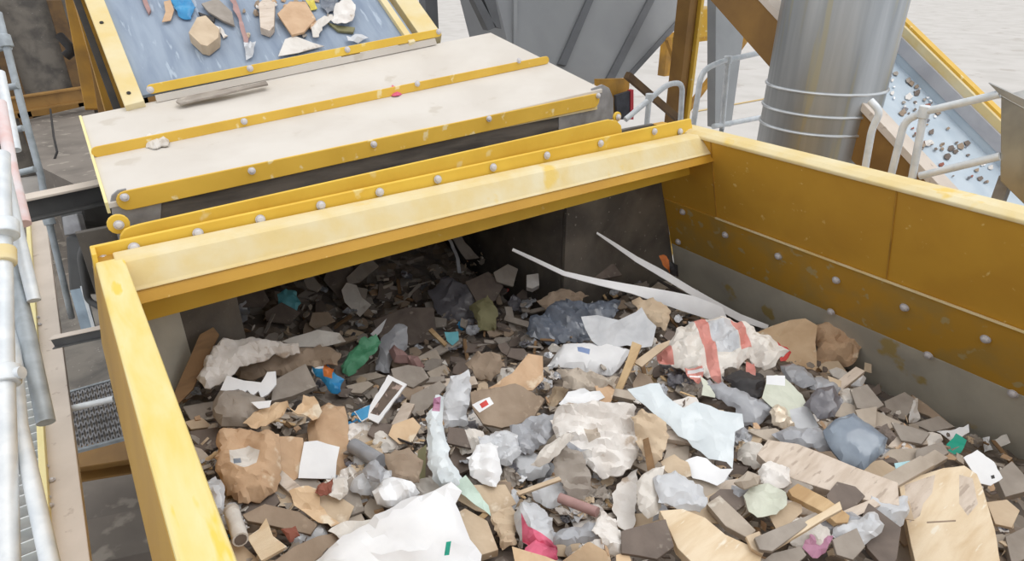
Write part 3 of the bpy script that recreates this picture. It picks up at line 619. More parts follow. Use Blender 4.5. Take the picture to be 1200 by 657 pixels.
def piece(name, cat, key, sty, poly, label, ref=None, w=.4, lift=.03, paint=(), plane=None, tilt=None, parent=None, **kw):
    sp, rag, cr, th, dome, sm = STY[sty]; sp = kw.get('sp', sp); rag = kw.get('rag', rag); cr = kw.get('cr', cr); th = kw.get('th', th); dome = kw.get('dome', dome)
    poly = pp_(poly) if isinstance(poly, str) else poly
    rng = random.Random(hash((round(poly[0][0]), round(poly[0][1]), len(poly))))
    v2, F, b = tri2d(poly, sp, rag, rng, [pp_(a) for a, _ in paint])
    cx = sum(p[0] for p in poly)/len(poly); cy = sum(p[1] for p in poly)/len(poly)
    if plane is None:
        h0 = hit(cx, cy); tc = (O-h0).normalized()
        n = (Vector((0,0,1))*(1-w)+tc*w).normalized()
        j = .12 if tilt is None else tilt
        n = (n+Vector((rng.uniform(-j,j), rng.uniform(-j,j), 0))).normalized()
        p = h0+tc*lift; top = th+cr+dome
        smp = b[::2]+v2[len(b)::3]
        for it in range(40):
            ok = True
            q3 = [aP(x,y,p,n) for x,y in smp]
            sink = sum(1 for q in q3 if q.z-G-th*n.z < P(q.x,q.y)-.015)/max(1,len(q3))
            if sink > .15 or any(q.x > XR(q.z-G)-.03 or q.x < -.02 or (q.y > YW-.03 and not .5 < q.x < 2.48) for q in q3): ok = False
            if ok:
                for (x,y), q in zip(smp, q3):
                    dj = (q-O).length
                    for (bb, op, pn_, ot) in PLACED:
                        if bb[0] < x < bb[2] and bb[1] < y < bb[3] and inside((x,y), op[0]):
                            di = (aP(x,y,op[1],pn_)-O).length
                            if dj+th+cr*.5 > di-ot*.8-.002: ok = False; break
                    if not ok: break
            if ok or it > 32: break
            p = p+tc*.012
        PLACED.append(((min(q[0] for q in poly),min(q[1] for q in poly),max(q[0] for q in poly),max(q[1] for q in poly)), (poly,p), n, dome*.5+cr*.5))
    else: p, n = plane
    dep = (p-O).dot(FW); k = dep/FPX; dm = 1e-6; ds = []
    for i, q in enumerate(v2):
        d = 0 if i < len(b) else min(dseg(q, b[j], b[(j+1)%len(b)]) for j in range(len(b))); ds.append(d); dm = max(dm, d)
    V3 = []
    sd_ = rng.uniform(0,50); FDIR = [(rng.uniform(0,6.28), lam*rng.uniform(.8,1.25), rng.uniform(0,9), am) for lam, am in ((.22,1.1),(.17,1.0),(.12,.8),(.085,.6),(.06,.4),(.045,.3))]
    for q, d in zip(v2, ds):
        u = d/dm; z = dome*math.sqrt(max(0,1-(1-u)**2))
        pos = aP(q[0],q[1],p,n); s = pos*9+Vector((sd_,0,0))
        if sm: z += cr*(1-2.4*abs(noise.noise(s)))+cr*.55*(1-2.4*abs(noise.noise(s*2.7)))
        else:
            z *= .75+.6*noise.noise(s*.6)
            z += cr*fold(q[0]*k, q[1]*k*1.5, sd_, FDIR)
        V3.append(pos+n*z)
    mats = [pal[key]]; fm = []
    for _, mk in paint:
        if pal[mk] not in mats: mats.append(pal[mk])
    pt = [(pp_(a), mats.index(pal[m])) for a, m in paint]
    for f in F:
        c = (sum(v2[i][0] for i in f)/len(f), sum(v2[i][1] for i in f)/len(f)); m = 0
        for pl_, i in pt:
            if inside(c, pl_): m = i
        fm.append(m)
    vs, fs, mi = sheetmesh(name, V3, F, n, th, mats, fm, sm)
    o = mkobj(name, vs, fs, mi, mats, True, parent)
    if sty in ('board','plank','block'):
        bv = o.modifiers.new('bevel','BEVEL'); bv.width = .0015; bv.segments = 1; bv.limit_method='ANGLE'
    if parent is None:
        tag(o, label, cat)
        if ref: HEROES.append((cx, cy, ref))
    return o
def pipe(name, cat, key, pts, rpx, label, lift=.05, ref=None, hollow=False, up=0, rp2=None):
    q = pp_(pts); P3 = []
    for i, (x, y) in enumerate(q):
        h = hit(x, y); tc = (O-h).normalized(); P3.append(h+tc*lift)
    k = (P3[0]-O).dot(FW)/FPX
    b = MB(); b.tube(fillet(P3, .05) if len(P3) > 2 else P3, rpx*k, pal[key], 12, r2=rp2*k if rp2 else None)
    if hollow:
        d = (P3[-1]-P3[0]).normalized()
        for e, s in ((P3[0], -1), (P3[-1], 1)): b.tube([e+d*s*.0005, e+d*s*.001], rpx*k*.78, pal['darkboard'], 12)
    o = b.build(name, smooth=True); tag(o, label, cat)
    if ref: HEROES.append((sum(p[0] for p in q)/len(q), sum(p[1] for p in q)/len(q), ref))
    return o
QUEUE = []
def T(*a, **k): QUEUE.append((a, k))
# ---- in the shade under the cross beam
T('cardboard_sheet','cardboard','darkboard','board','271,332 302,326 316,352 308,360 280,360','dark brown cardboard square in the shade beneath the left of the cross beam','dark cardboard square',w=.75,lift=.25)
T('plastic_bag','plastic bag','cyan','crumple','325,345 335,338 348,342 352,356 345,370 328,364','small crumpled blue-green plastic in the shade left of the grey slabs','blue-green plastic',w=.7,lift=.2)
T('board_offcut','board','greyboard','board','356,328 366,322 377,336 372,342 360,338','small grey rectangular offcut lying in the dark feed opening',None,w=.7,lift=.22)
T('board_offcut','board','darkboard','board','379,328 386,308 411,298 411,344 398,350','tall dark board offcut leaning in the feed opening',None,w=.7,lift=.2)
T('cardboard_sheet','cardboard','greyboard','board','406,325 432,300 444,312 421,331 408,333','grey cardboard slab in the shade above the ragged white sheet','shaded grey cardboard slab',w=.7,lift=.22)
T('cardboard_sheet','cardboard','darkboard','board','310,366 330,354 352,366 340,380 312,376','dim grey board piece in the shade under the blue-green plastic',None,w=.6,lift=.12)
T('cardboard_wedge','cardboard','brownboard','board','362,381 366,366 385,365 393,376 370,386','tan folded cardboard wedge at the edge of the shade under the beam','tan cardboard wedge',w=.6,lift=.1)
T('lump','rubble','greyboard','crumple','366,388 378,382 391,388 388,397 370,398','rounded dusty brown lump just in front of the tan cardboard wedge',None,w=.5,dome=.05)
T('cardboard_sheet','cardboard','greyboard','board','417,336 431,338 428,354 422,352','grey card corner peeping out behind the ragged white sheet',None,w=.6,lift=.14)
T('paper_sheet','paper','offwhite','flat','400,340 406,331 418,334 424,348 435,357 422,371 412,362 404,354','ragged pale grey-white sheet at the mouth of the dark opening','ragged white sheet',w=.7,lift=.16)
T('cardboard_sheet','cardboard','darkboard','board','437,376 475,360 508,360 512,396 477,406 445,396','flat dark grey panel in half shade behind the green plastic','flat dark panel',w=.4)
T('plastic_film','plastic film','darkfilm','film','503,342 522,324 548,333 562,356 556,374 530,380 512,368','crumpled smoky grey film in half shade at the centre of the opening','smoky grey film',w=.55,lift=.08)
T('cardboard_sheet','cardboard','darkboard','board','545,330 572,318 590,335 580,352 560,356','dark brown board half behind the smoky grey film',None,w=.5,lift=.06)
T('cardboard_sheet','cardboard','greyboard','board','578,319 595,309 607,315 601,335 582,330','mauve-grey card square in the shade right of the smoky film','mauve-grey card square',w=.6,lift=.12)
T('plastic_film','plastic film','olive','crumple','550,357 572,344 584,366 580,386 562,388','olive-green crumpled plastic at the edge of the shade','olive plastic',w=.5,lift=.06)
T('foam_cube','foam','dirtywhite','block','617,322 631,320 632,334 624,338 617,336','little dirty white foam cube right of the mauve-grey card','white foam cube',w=.6,lift=.12,th=.05)
T('board_offcut','board','darkboard','board','672,312 720,309 729,322 700,328 682,326','dark board offcut lying flat near the far right corner',None,w=.5,lift=.05)
T('cloth','cloth','brownboard','crumple','628,352 650,340 668,338 690,345 665,362 640,366','dusty brown rag behind the black bag',None,w=.5)
T('cloth_rag','cloth','orange','crumple','772,299 778,298 790,312 793,323 784,319 776,310','small orange and black scrap against the far right wall','orange scrap',w=.8,lift=.75,paint=[('784,305 794,312 795,325 785,320','black')])
for (s,wd) in (('511,264 528,283 536,303 538,320',3.0),):
    q = pp_(s); lo = [(x-wd/2,y) for x,y in q]; hi = [(x+wd/2+1,y) for x,y in q[::-1]]
    T('hanging_strap','strap','greyfilm','flat',lo+hi,'narrow pale strap hanging down from the beam into the dark opening',None,w=.9,lift=.35,sp=6)
T('hanging_strap','strap','greyboard','flat','520,262 532,262 545,284 562,302 546,304 536,290','wider grey strap hanging beside the narrow pale strap','wide hanging strap',w=.9,lift=.32,sp=8)
# ---- back row at the left
T('wooden_board','wood','wood_dark','board','203,462 234,392 250,383 257,392 226,456 208,474','brown splintered plank leaning against the left wall','leaning brown plank',w=.7,lift=.38)
T('woven_sack','sack','dirtywhite','bag','232,442 245,415 262,398 300,396 350,404 352,414 315,420 282,432 265,448 245,456','large dusty white sack flattened behind the brown cloth','dusty white sack',cr=.014,dome=.05)
T('cloth','cloth','brownboard','bag','268,434 290,420 330,408 375,404 398,414 396,428 360,430 330,438 290,446','long folded grey-brown cloth lying on the dusty white sack','grey-brown cloth',dome=.04,cr=.01)
T('cardboard_sheet','cardboard','offwhite','flat','330,400 372,386 398,390 405,400 380,406 350,406','pale grey sheet behind the grey-brown cloth',None)
T('cardboard_box','cardboard box','greyboard','board','214,476 250,470 254,490 225,494','grey crushed carton side next to the left rim','grey carton side')
T('cardboard_sheet','cardboard','tan','board','216,494 236,489 250,500 224,503','beige cardboard wedge next to the left rim',None)
T('cardboard_box','cardboard box','darkboard','board','222,505 256,500 262,520 230,535','brown-grey carton flap between left rim and big kraft bag',None)
T('plastic_crate','crate','greyboard','board','320,446 350,430 358,426 371,452 342,464 318,470','dusty grey carton right of the white plastic rack','dusty grey carton',th=.03)
T('plastic_rack','plastic tray','white','flat','258,457 266,440 286,446 306,448 313,436 323,435 324,450 314,462 306,466 303,458 296,464 290,457 284,462 280,456 270,458','white plastic rack with comb-like teeth on the grey-brown cloth','white plastic rack',th=.012,sp=7)
T('cardboard_tube','cardboard tube','greyboard','pillow','250,472 258,458 284,458 310,466 312,486 292,500 260,500 250,488','rounded dusty brown paper bundle behind the big kraft bag','rounded paper bundle',paint=[],dome=.045)
T('packet','packet','blue','crumple','365,430 371,421 384,423 393,438 404,446 396,460 388,459 380,448 371,442','shiny blue packet with white and orange print beside the green plastic','blue and orange packet',paint=[('367,422 382,422 380,436 370,434','white'),('380,428 392,434 390,446 380,443','orange')],sp=4)
T('plastic_bag','plastic bag','green','crumple','400,430 409,412 424,398 440,392 447,400 438,415 421,430 408,440 401,437','crumpled bright green plastic bag left of the grey film','green plastic bag')
T('paper_scrap','paper','white','flat','434,391 453,373 447,388 440,395','thin white pointed sliver standing above the green plastic bag',None,w=.6)
T('plastic_film','plastic film','greyfilm','film','441,434 446,396 468,378 479,384 477,410 462,420 456,438','tall pale grey film standing right of the green plastic bag','tall grey film',w=.6)
T('paper_scrap','paper','cyan','sheet','521,388 537,388 538,398 530,404 524,398','little cyan scrap behind the grey wood blocks','cyan scrap',w=.6)
T('wooden_stick','wood','wood','board','502,387 506,384 524,402 521,405','thin pale stick beside the cyan scrap',None)
# ---- wood blocks around the picture packaging
T('wood_block','wood','board','block','489,418 511,409 517,420 500,431','upper of two sawn beige blocks right of the curled brown peel','upper beige block',th=.03)
T('wood_block','wood','board','block','500,436 522,426 527,437 508,446','lower of two sawn beige blocks above the grey plank','lower beige block',th=.03)
T('cardboard_tube','cardboard tube','mauve','pillow','456,412 462,404 478,416 490,418 498,430 492,434 478,426 462,424','curled dusty brown peel beside the beige blocks','curled brown peel',dome=.03)
T('wood_block','wood','greyboard','plank','458,432 478,427 495,430 503,442 484,454 462,447','broad grey-beige wood slab behind the picture packaging','broad grey wood slab')
T('wooden_board','wood','greyboard','board','482,463 515,446 523,452 502,478 486,488 478,478','long grey plank piece right of the picture packaging','grey plank piece')
T('wooden_board','wood','board','board','405,452 431,446 438,450 424,461 412,460','beige wood chip left of the picture packaging',None)
T('wooden_board','wood','board','board','410,441 440,436 452,440 430,446 412,446','long thin beige splinter left of the picture packaging',None)
T('wood_block','wood','greyboard','board','426,462 441,452 444,460 432,468','small grey block touching the picture packaging',None)
T('printed_box','packaging','white','flat','415,482 434,474 455,439 477,450 443,496 431,490 424,494','narrow white packaging tray with a dark picture and a blue end','picture packaging',paint=[('460,446 472,452 444,487 434,484','picture'),('416,482 434,474 431,489 424,493','blue')],sp=5,th=.012,w=.55)
T('cardboard_sheet','cardboard','kraft_pale','flat','460,498 484,489 493,500 483,518 468,521 455,510','small square of fresh tan cardboard below the picture packaging','square of tan cardboard',cr=.006)
pipe('cable','cable','black','432,494 448,499 465,514 483,520',1.4,'thin black cable curving below the picture packaging',.12)
pipe('cardboard_tube','cardboard tube','greyfilm','414,522 446,541',9,'pale grey tube pointing down right of the second kraft bag',.13,ref='pale grey tube')
T('cardboard_sheet','cardboard','brownboard','crumple','450,532 480,524 496,540 492,562 470,563 455,552','dark brown crushed board between grey tube and tall blue film','dark crushed board')
T('wooden_board','wood','olive','board','483,574 490,528 500,520 498,572','narrow upright olive-brown slat left of the tall blue film',None)
# ---- left kraft bags
T('kraft_bag','paper bag','kraft','bag','360,494 372,478 385,473 405,477 410,500 408,530 405,556 380,562 362,556','upright kraft bag carrying a white sheet of paper','upright kraft bag',dome=.05,cr=.012,sp=9)
T('kraft_bag','paper bag','kraft','sheet','324,510 356,513 356,552 345,562 322,560','flat kraft paper panel between the two big kraft bags','flat kraft panel',sp=14,cr=.008)
T('kraft_bag','paper bag','kraft','bag','254,508 262,500 290,502 328,508 331,545 322,578 300,588 280,590 262,574 254,545','big crumpled kraft bag with a torn pale patch, nearest the left rim','big kraft bag',lift=.09,cr=.016,dome=.055,paint=[('270,532 292,524 306,534 302,548 288,556 272,548','offwhite'),('275,543 283,541 285,549 276,550','tray')])
T('kraft_paper','paper','kraft_pale','sheet','284,496 304,480 322,469 336,471 345,480 356,466 370,464 378,482 366,492 350,486 336,476 330,492 312,500 300,502','curled torn kraft paper rim above the big kraft bags','curled kraft paper',sp=6,cr=.02)
T('paper_sheet','paper','white','sheet','356,517 372,515 397,523 393,560 349,560','clean white sheet lying on the upright kraft bag','clean white sheet',cr=.004,sp=14)
T('paper_scrap','paper','white','flat','294,471 318,469 316,477 303,479','white card strip behind the curled kraft paper',None)
T('packet','packet','rust','crumple','374,566 390,561 388,574 376,582 370,578','small dark red crumpled packet below the clean white sheet','dark red packet',sp=4)
T('plastic_film','plastic film','film','film','232,566 252,556 264,572 263,604 250,600 240,585','pale film scrap squeezed between left rim and big kraft bag','pale film scrap')
pipe('cardboard_tube','cardboard tube','offwhite','271,597 282,632',8.5,'short pale grey cardboard tube by the left rim',.16,hollow=True)
T('wooden_board','wood','brownboard','plank','284,603 310,590 350,599 372,614 364,626 320,616 290,610','brown-grey plank lying below the big kraft bag','brown-grey plank',th=.025)
T('cardboard_sheet','cardboard','kraft_pale','sheet','338,575 355,568 372,573 376,590 398,611 388,618 362,604 345,592','pale crumpled kraft flap with torn end, right of the big kraft bag','pale kraft flap',cr=.014)
T('wooden_board','wood','wood_pale','board','289,629 303,620 312,607 320,628 336,640 318,650 306,657','yellowish triangular wood chip near the bottom left','yellowish wood chip')
T('wooden_board','wood','brownboard','plank','306,668 345,640 372,628 402,622 402,634 352,668','grey-brown plank slanting at the bottom edge left of the white bag','slanting grey-brown plank')
T('wooden_board','wood','tan','board','265,638 280,634 308,660 290,672 272,668','pale wood strip at the bottom end of the left rim',None)
T('paper_scrap','paper','rust','crumple','330,622 346,616 352,628 340,636','small reddish scrap between two brown planks',None,sp=4)
T('paper_sheet','paper','offwhite','sheet','384,621 402,612 440,607 432,624 400,632','lilac-white paper scrap behind the big white bag at the bottom',None)
# ---- centre
T('kraft_bag','paper bag','brownboard','crumple','546,426 558,412 585,414 592,430 576,447 558,442','ragged brown paper clump above the torn brown box','ragged brown clump')
T('plastic_film','plastic film','film','film','528,442 548,433 553,460 546,480 549,497 521,502 517,472','upper tuft of upright pale grey film at the centre','upright pale film',w=.6)
T('plastic_film','plastic film','bluefilm','film','500,492 511,463 520,466 518,490 522,512 530,540 548,572 522,578 506,562 501,530','long pale blue film hanging down the centre of the heap','long pale blue film',w=.6,paint=[('509,468 517,466 516,484 507,484','purple')])
T('cardboard_box','cardboard box','brownboard','board','551,460 580,455 604,450 638,468 626,490 588,502 566,497 553,476','torn dark brown cardboard box with a white and red label','torn brown box',paint=[('553,474 574,466 579,474 562,484','white'),('562,474 570,470 573,475 565,479','red')],sp=6,cr=.008)
T('cardboard_sheet','cardboard','kraft','flat','572,456 600,438 619,415 636,418 637,446 624,459 600,456','curved orange-tan cardboard flap over the torn brown box','curved orange-tan flap',cr=.01,sp=12)
T('cardboard_sheet','cardboard','tan','crumple','640,468 650,452 668,452 660,470 645,482','crumpled beige card left of the small white paper',None)
T('pillow_bag','plastic bag','white','pillow','641,430 652,415 660,404 682,402 722,405 741,410 727,430 716,440 690,438 668,432','white pillow-shaped bag with a small blue mark','white pillow bag',paint=[('676,412 691,415 690,421 677,418','blueprint')],sp=4.5)
T('cardboard_sheet','cardboard','board','crumple','652,433 695,436 725,442 720,456 690,458 662,452','beige crumpled paper tucked under the white pillow bag','beige paper under pillow bag')
T('plastic_bag','plastic bag','blackbag','crumple','612,392 622,372 650,356 664,346 678,354 726,352 727,366 712,374 694,402 688,402 655,402 632,398','large crumpled blue-black plastic bag behind the lilac film','blue-black bag')
T('plastic_film','plastic film','film','sheet','681,370 700,370 725,373 745,365 752,360 770,382 764,404 735,404 700,406 692,400','smooth lilac-white film sheet beside the blue-black bag','lilac-white film sheet',sp=14,cr=.01)
T('cloth','cloth','tan','crumple','740,352 765,349 786,362 780,386 762,382 750,366','tan crumpled cloth under the long white strip','tan crumpled cloth')
ribbon('plastic_strip','plastic strip','white','600,294,3 625,306,4 660,323,5 700,334,7 740,344,10 775,356,16 805,366,20 840,377,18 850,376,4','lower of two long white strips, widening to the right','lower long white strip',(aY(600,294,2.95)-O).dot(FW),(hit(845,380)-O).dot(FW)-.12)
ribbon('plastic_strip','plastic strip','white','699,274,2 720,289,4 745,307,6 775,325,8 805,343,8 835,360,8 865,376,8 899,386,5','upper long white strip running along the right wall','upper long white strip',(aY(700,274,2.95)-O).dot(FW),(hit(899,392)-O).dot(FW)-.22)
ribbon('rubber_strip','rubber strip','black','770,329,2 805,350,5 835,367,6 865,381,6 890,389,4','black rubber edging under the upper long white strip','black edging strip',(aY(700,274,2.95)-O).dot(FW)*.6+(hit(899,392)-O).dot(FW)*.4-.03,(hit(899,392)-O).dot(FW)-.2)
T('wooden_stick','wood','wood','board','715,468 735,420 741,400 752,404 743,425 723,471','upright yellowish broken stick right of the white pillow bag','yellowish broken stick',w=.6,th=.02)
T('wooden_stick','wood','tan','board','742,424 770,404 785,398 784,404 752,430','pale splinter crossing the top of the broken stick',None,w=.6)
T('paper_scrap','paper','kraft','flat','697,452 722,450 716,471 704,473','small square orange-tan card left of the broken stick',None)
T('printed_sack','sack','offwhite','bag','765,420 780,402 802,380 830,372 852,370 870,376 886,388 912,398 922,412 912,425 895,436 886,428 878,418 866,430 850,434 846,456 826,442 800,430 785,428','large crumpled paper sack with faded red stripes','red-striped sack',paint=[('812,378 826,376 838,412 846,450 832,446 824,410','redprint'),('856,374 868,378 880,410 868,414','redprint'),('828,380 856,375 866,412 840,418','film'),('874,425 884,425 884,445 874,440','redprint'),('768,414 785,408 790,428 772,430','redprint')],dome=.05,cr=.024,sp=4.2)
T('kraft_paper','paper','kraft_pale','sheet','884,392 905,381 925,375 943,374 958,380 956,400 956,430 951,442 938,436 924,425 900,405','smooth half of a large kraft sheet against the right wall','large kraft sheet',sp=14,cr=.014,w=.6)
T('kraft_bag','paper bag','kraft','bag','955,384 966,378 984,370 998,367 1001,385 1012,408 1000,426 985,427 966,434 950,443 956,412','torn kraft bag with ragged mouth against the right wall','torn kraft bag',cr=.03,w=.55)
T('packet','packet','red','sheet','911,400 922,406 927,412 921,422 914,424 914,411','small bright red folded tag on the red-striped sack','bright red tag',sp=5,w=.6)
T('packet','packet','redprint','crumple','803,430 822,430 824,442 818,452 806,440','red and white printed wrapper under the red-striped sack','red and white wrapper',sp=4,paint=[('806,433 824,434 824,437 806,436','white'),('808,440 822,440 820,443 808,442','white')])
T('plastic_bag','plastic bag','black','crumple','846,440 868,432 895,438 900,460 885,472 862,462','dark crumpled plastic in the gap under the red-striped sack','dark plastic in the gap',cr=.015)
T('plastic_film','plastic film','greyfilm','film','914,430 930,424 950,438 957,450 942,456 920,446','grey plastic scrap below the large kraft sheet','grey plastic scrap')
T('plastic_film','plastic film','greyfilm','film','822,452 832,445 850,450 880,464 902,470 906,482 898,492 885,502 868,500 862,480 840,470','long dull grey film between the blue-white sheet and the green-white card','long dull grey film',cr=.008)
T('paper_scrap','paper','palegreen','flat','820,440 828,446 838,462 838,466 822,463 824,452','small cream fish-tail paper under the red-striped sack',None)
T('cardboard_sheet','cardboard','palegreen','flat','893,466 899,442 910,439 920,443 940,462 947,477 958,499 940,503 922,499 908,480','pale grey-green card sheet with a white torn top','pale green card',w=.5,paint=[('898,440 920,440 920,452 898,450','white'),('925,480 947,475 960,500 930,505','film')],sp=7)
T('foil_bag','foil bag','foil','crumple','902,482 908,474 920,476 926,490 932,500 925,505 906,499','small crumpled cream foil bag on the pale green card','cream foil bag',sp=4)
T('plastic_film','plastic film','greyfilm','film','905,512 925,503 960,503 975,512 978,532 950,528 920,520','clear grey-green plastic wrap above the long dusty plank','clear plastic wrap')
T('plastic_film','plastic film','bluefilm','film','735,458 752,453 772,450 787,470 800,478 815,470 832,476 852,480 868,487 872,500 861,506 859,548 840,542 820,530 795,512 775,492 755,478','big smooth blue-white plastic sheet right of centre','blue-white plastic sheet',cr=.012,dome=.01,sp=11)
T('paper_sheet','paper','white','sheet','798,541 818,532 845,548 859,549 855,557 840,568 812,560','bright white paper below the blue-white plastic sheet','bright white paper',cr=.006,sp=9)
T('paper_scrap','paper','white','sheet','655,474 666,459 680,455 702,458 709,465 694,471 688,477 670,482','curled bright white paper above the big dirty white bag','curled white paper')
T('plastic_bag','plastic bag','greyfilm','crumple','598,500 620,490 650,484 657,500 640,520 615,534 600,522','grey crumpled clear bag left of the big dirty white bag','grey clear bag')
T('plastic_bag','plastic bag','film','crumple','560,512 588,502 604,508 612,530 600,545 580,545 566,532','clear wrinkled bag right of the white foil lump',None)
T('plastic_bag','plastic bag','dirtywhite','bag','645,492 660,475 690,472 720,470 742,476 747,500 750,530 738,552 712,560 695,552 672,530 655,522','big crumpled dirty white bag at the centre of the heap','big dirty white bag',cr=.03,dome=.055,paint=[('684,505 700,500 704,520 690,522','board'),('660,516 690,532 668,530','greyfilm')])
T('plastic_bag','plastic bag','greyboard','crumple','648,530 664,520 682,530 692,560 686,586 668,582 650,556','dusty brown crumpled bag under the big dirty white bag','dusty brown bag')
T('plastic_film','plastic film','offwhite','film','622,545 640,524 662,508 673,512 652,536 632,548','pale twisted film left of the dusty brown bag',None)
T('plastic_bag','plastic bag','white','crumple','546,536 564,520 584,520 588,548 582,570 566,566 552,556','bright white crumpled foil lump below the torn brown box','white foil lump',sp=4.5)
T('cardboard_sheet','cardboard','tan','crumple','740,490 755,479 780,494 784,516 776,540 760,546 746,522','crumpled beige paper right of the big dirty white bag','crumpled beige paper')
T('wooden_stick','wood','wood_dark','board','753,515 760,512 768,550 759,554','short brown stick standing in the crumpled beige paper',None,w=.6)
T('plastic_film','plastic film','mint','sheet','532,568 546,557 556,570 573,592 576,604 562,596 545,582','pale mint-green strip above the tan block','mint-green strip',sp=8)
T('plastic_bag','plastic bag','white','pillow','436,578 450,560 466,562 482,567 492,578 480,590 458,596 442,592','crumpled white ball of film behind the big white bag','white ball of film',cr=.02,sp=5)
T('plastic_film','plastic film','greyfilm','crumple','424,548 440,540 452,552 446,568 430,562','small grey-white film tuft below the pale grey tube',None)
T('wood_block','wood','tan','plank','533,602 545,595 571,610 584,644 562,651 546,632','tan wooden block right of the big white bag','tan wooden block',th=.04)
T('cardboard_sheet','cardboard','tan','crumple','576,604 595,594 606,600 604,640 588,645','tan crumpled card between block and pink-white bag',None)
T('wooden_stick','wood','tan','board','605,576 655,558 658,562 608,580','thin pale stick above the pink-white bag','thin pale stick')
pipe('cardboard_tube','cardboard tube','mauve','656,583 700,600',6,'mauve-brown cardboard tube below the dusty brown bag',.16)
T('plastic_bag','plastic bag','film','bag','603,602 615,589 630,589 646,605 652,622 652,642 640,652 622,640 606,628','clear white bag with bright pink inside, near the bottom centre','pink-white bag',paint=[('612,606 620,622 640,634 653,640 653,656 630,650 612,636','pink')],sp=5)
T('cloth','cloth','pink','crumple','616,638 628,630 650,640 654,655 630,660 614,652','bright pink cloth scrap beneath the clear white bag','pink cloth scrap',sp=5)
T('paper_sheet','paper','dirtywhite','sheet','716,578 728,560 746,550 749,572 742,592 744,616 735,624 724,616','tall ragged white scrap above the tan board at the bottom','tall ragged white scrap')
T('plastic_film','plastic film','greyfilm','film','646,622 690,614 710,612 712,630 680,640 650,640','flat clear grey film right of the pink-white bag',None)
T('plastic_film','plastic film','dirtywhite','crumple','692,622 704,600 722,608 732,632 728,656 712,646','shredded white film above the bottom tan board','shredded white film')
T('plastic_film','plastic film','offwhite','film','746,568 764,550 778,548 776,580 772,604 758,610 748,600','upright grey-white film left of the shell-shaped card',None)
T('cardboard_sheet','cardboard','darkboard','board','728,622 780,608 790,640 770,655 728,648','dark grey board in the gap left of the big pale wood slab','dark grey board')
T('cardboard_sheet','cardboard','kraft_pale','flat','655,660 690,634 714,648 720,672 660,680','tan cardboard corner at the bottom edge right of the pink cloth','tan cardboard corner')
T('cardboard_sheet','cardboard','kraft_pale','flat','600,640 640,652 660,660 650,676 606,672','long tan cardboard strip at the bottom edge',None)
T('cardboard_sheet','cardboard','kraft_pale','flat','722,650 736,646 745,672 722,672','small tan card at the bottom edge left of the pale wood slab',None)
# ---- right
T('cardboard_sheet','cardboard','tan','sheet','774,541 790,532 806,540 811,556 795,560 780,552','shell-shaped beige card beside the bright white paper','shell-shaped card',sp=9)
T('plastic_film','plastic film','film','film','765,562 790,554 820,570 830,586 820,602 798,600 772,592','large cloudy film sheet above the pale wood slab','cloudy film sheet')
T('wooden_board','wood','wood_pale','plank','773,598 800,596 826,606 850,626 894,646 890,662 842,668 812,660 794,642 784,620','broad pale splintered wood slab at the bottom right of centre','pale wood slab',th=.045)
T('wooden_board','wood','board','plank','828,590 843,580 870,605 886,621 876,630 850,616','dusty brown wood chip above the pale wood slab','dusty wood chip')
T('wooden_board','wood','tan','board','874,628 890,622 898,640 894,650 880,642','small pale wood wedge at the end of the light thin stick',None)
T('plastic_film','plastic film','dirtywhite','crumple','888,551 900,541 925,548 928,568 906,574 891,566','crumpled white paper below the left end of the long plank','crumpled white paper')
T('plastic_film','plastic film','palegreen','sheet','872,580 880,568 900,567 921,578 922,592 910,604 888,607 876,599','greenish-white bowl-shaped sheet below the crumpled white paper','greenish-white sheet',cr=.012)
T('cardboard_tube','cardboard tube','board','pillow','860,566 876,552 891,558 888,568 872,573','small dusty brown roll left of the crumpled white paper',None,dome=.02)
T('cardboard_sheet','cardboard','greyboard','board','884,630 955,600 962,604 905,646 890,644','grey board under the light thin stick','grey board under stick')
T('cardboard_sheet','cardboard','greyboard','board','885,664 905,648 938,640 945,650 925,668','grey board at the bottom edge right of the pale wood slab',None)
T('cardboard_sheet','cardboard','greyboard','board','975,632 1004,618 1014,640 1000,656 980,650','grey board right of the purple rag',None)
T('wooden_board','wood','wood_dusty','plank','887,532 900,515 935,520 1000,546 1052,565 1054,592 1000,583 930,561 902,546','very long dusty plank crossing the right side of the heap','long dusty plank',th=.05,tilt=0)
T('wooden_board','wood','wood','plank','924,574 935,566 970,584 996,604 994,612 980,613 965,600 928,581','fresh split wood slat below the long dusty plank','split wood slat')
T('wooden_stick','wood','wood_pale','board','898,641 906,634 984,587 987,596 904,645','light thin stick lying across the grey boards','light thin stick',th=.02)
T('cloth','cloth','purple','crumple','940,642 949,626 965,620 978,628 968,646 952,653','crumpled pink-purple rag near the bottom right','pink-purple rag',sp=5)
T('wooden_board','wood','darkboard','plank','1007,611 1018,589 1056,618 1051,655 1040,668 1016,642','dark grey-brown slab left of the big pale board','dark slab')
T('wooden_board','wood','wood_pale','plank','1052,562 1080,556 1106,548 1130,545 1145,555 1152,572 1166,620 1173,662 1178,690 1080,690 1068,640 1058,592','big pale weathered board at the bottom right corner','big pale board',th=.05,tilt=0,w=.45,paint=[('1060,568 1096,556 1092,578 1082,590 1078,604 1066,612 1062,590','wood_dusty'),('1124,556 1140,560 1146,590 1134,604 1124,590','wood_dusty'),('1086,611 1120,609 1120,611 1086,613','brownboard')],sp=12)
T('paper_tag','tag','white','flat','1129,536 1145,527 1165,541 1175,560 1161,569 1148,566','white card tag with a hole behind the big pale board','white card tag',w=.5,paint=[('1161,557 1165,556 1166,560 1162,561','black')],sp=4)
T('packet','packet','teal','sheet','1109,521 1120,508 1133,516 1126,531 1112,533','bright teal plastic scrap right of the grey boxes','bright teal scrap',w=.5)
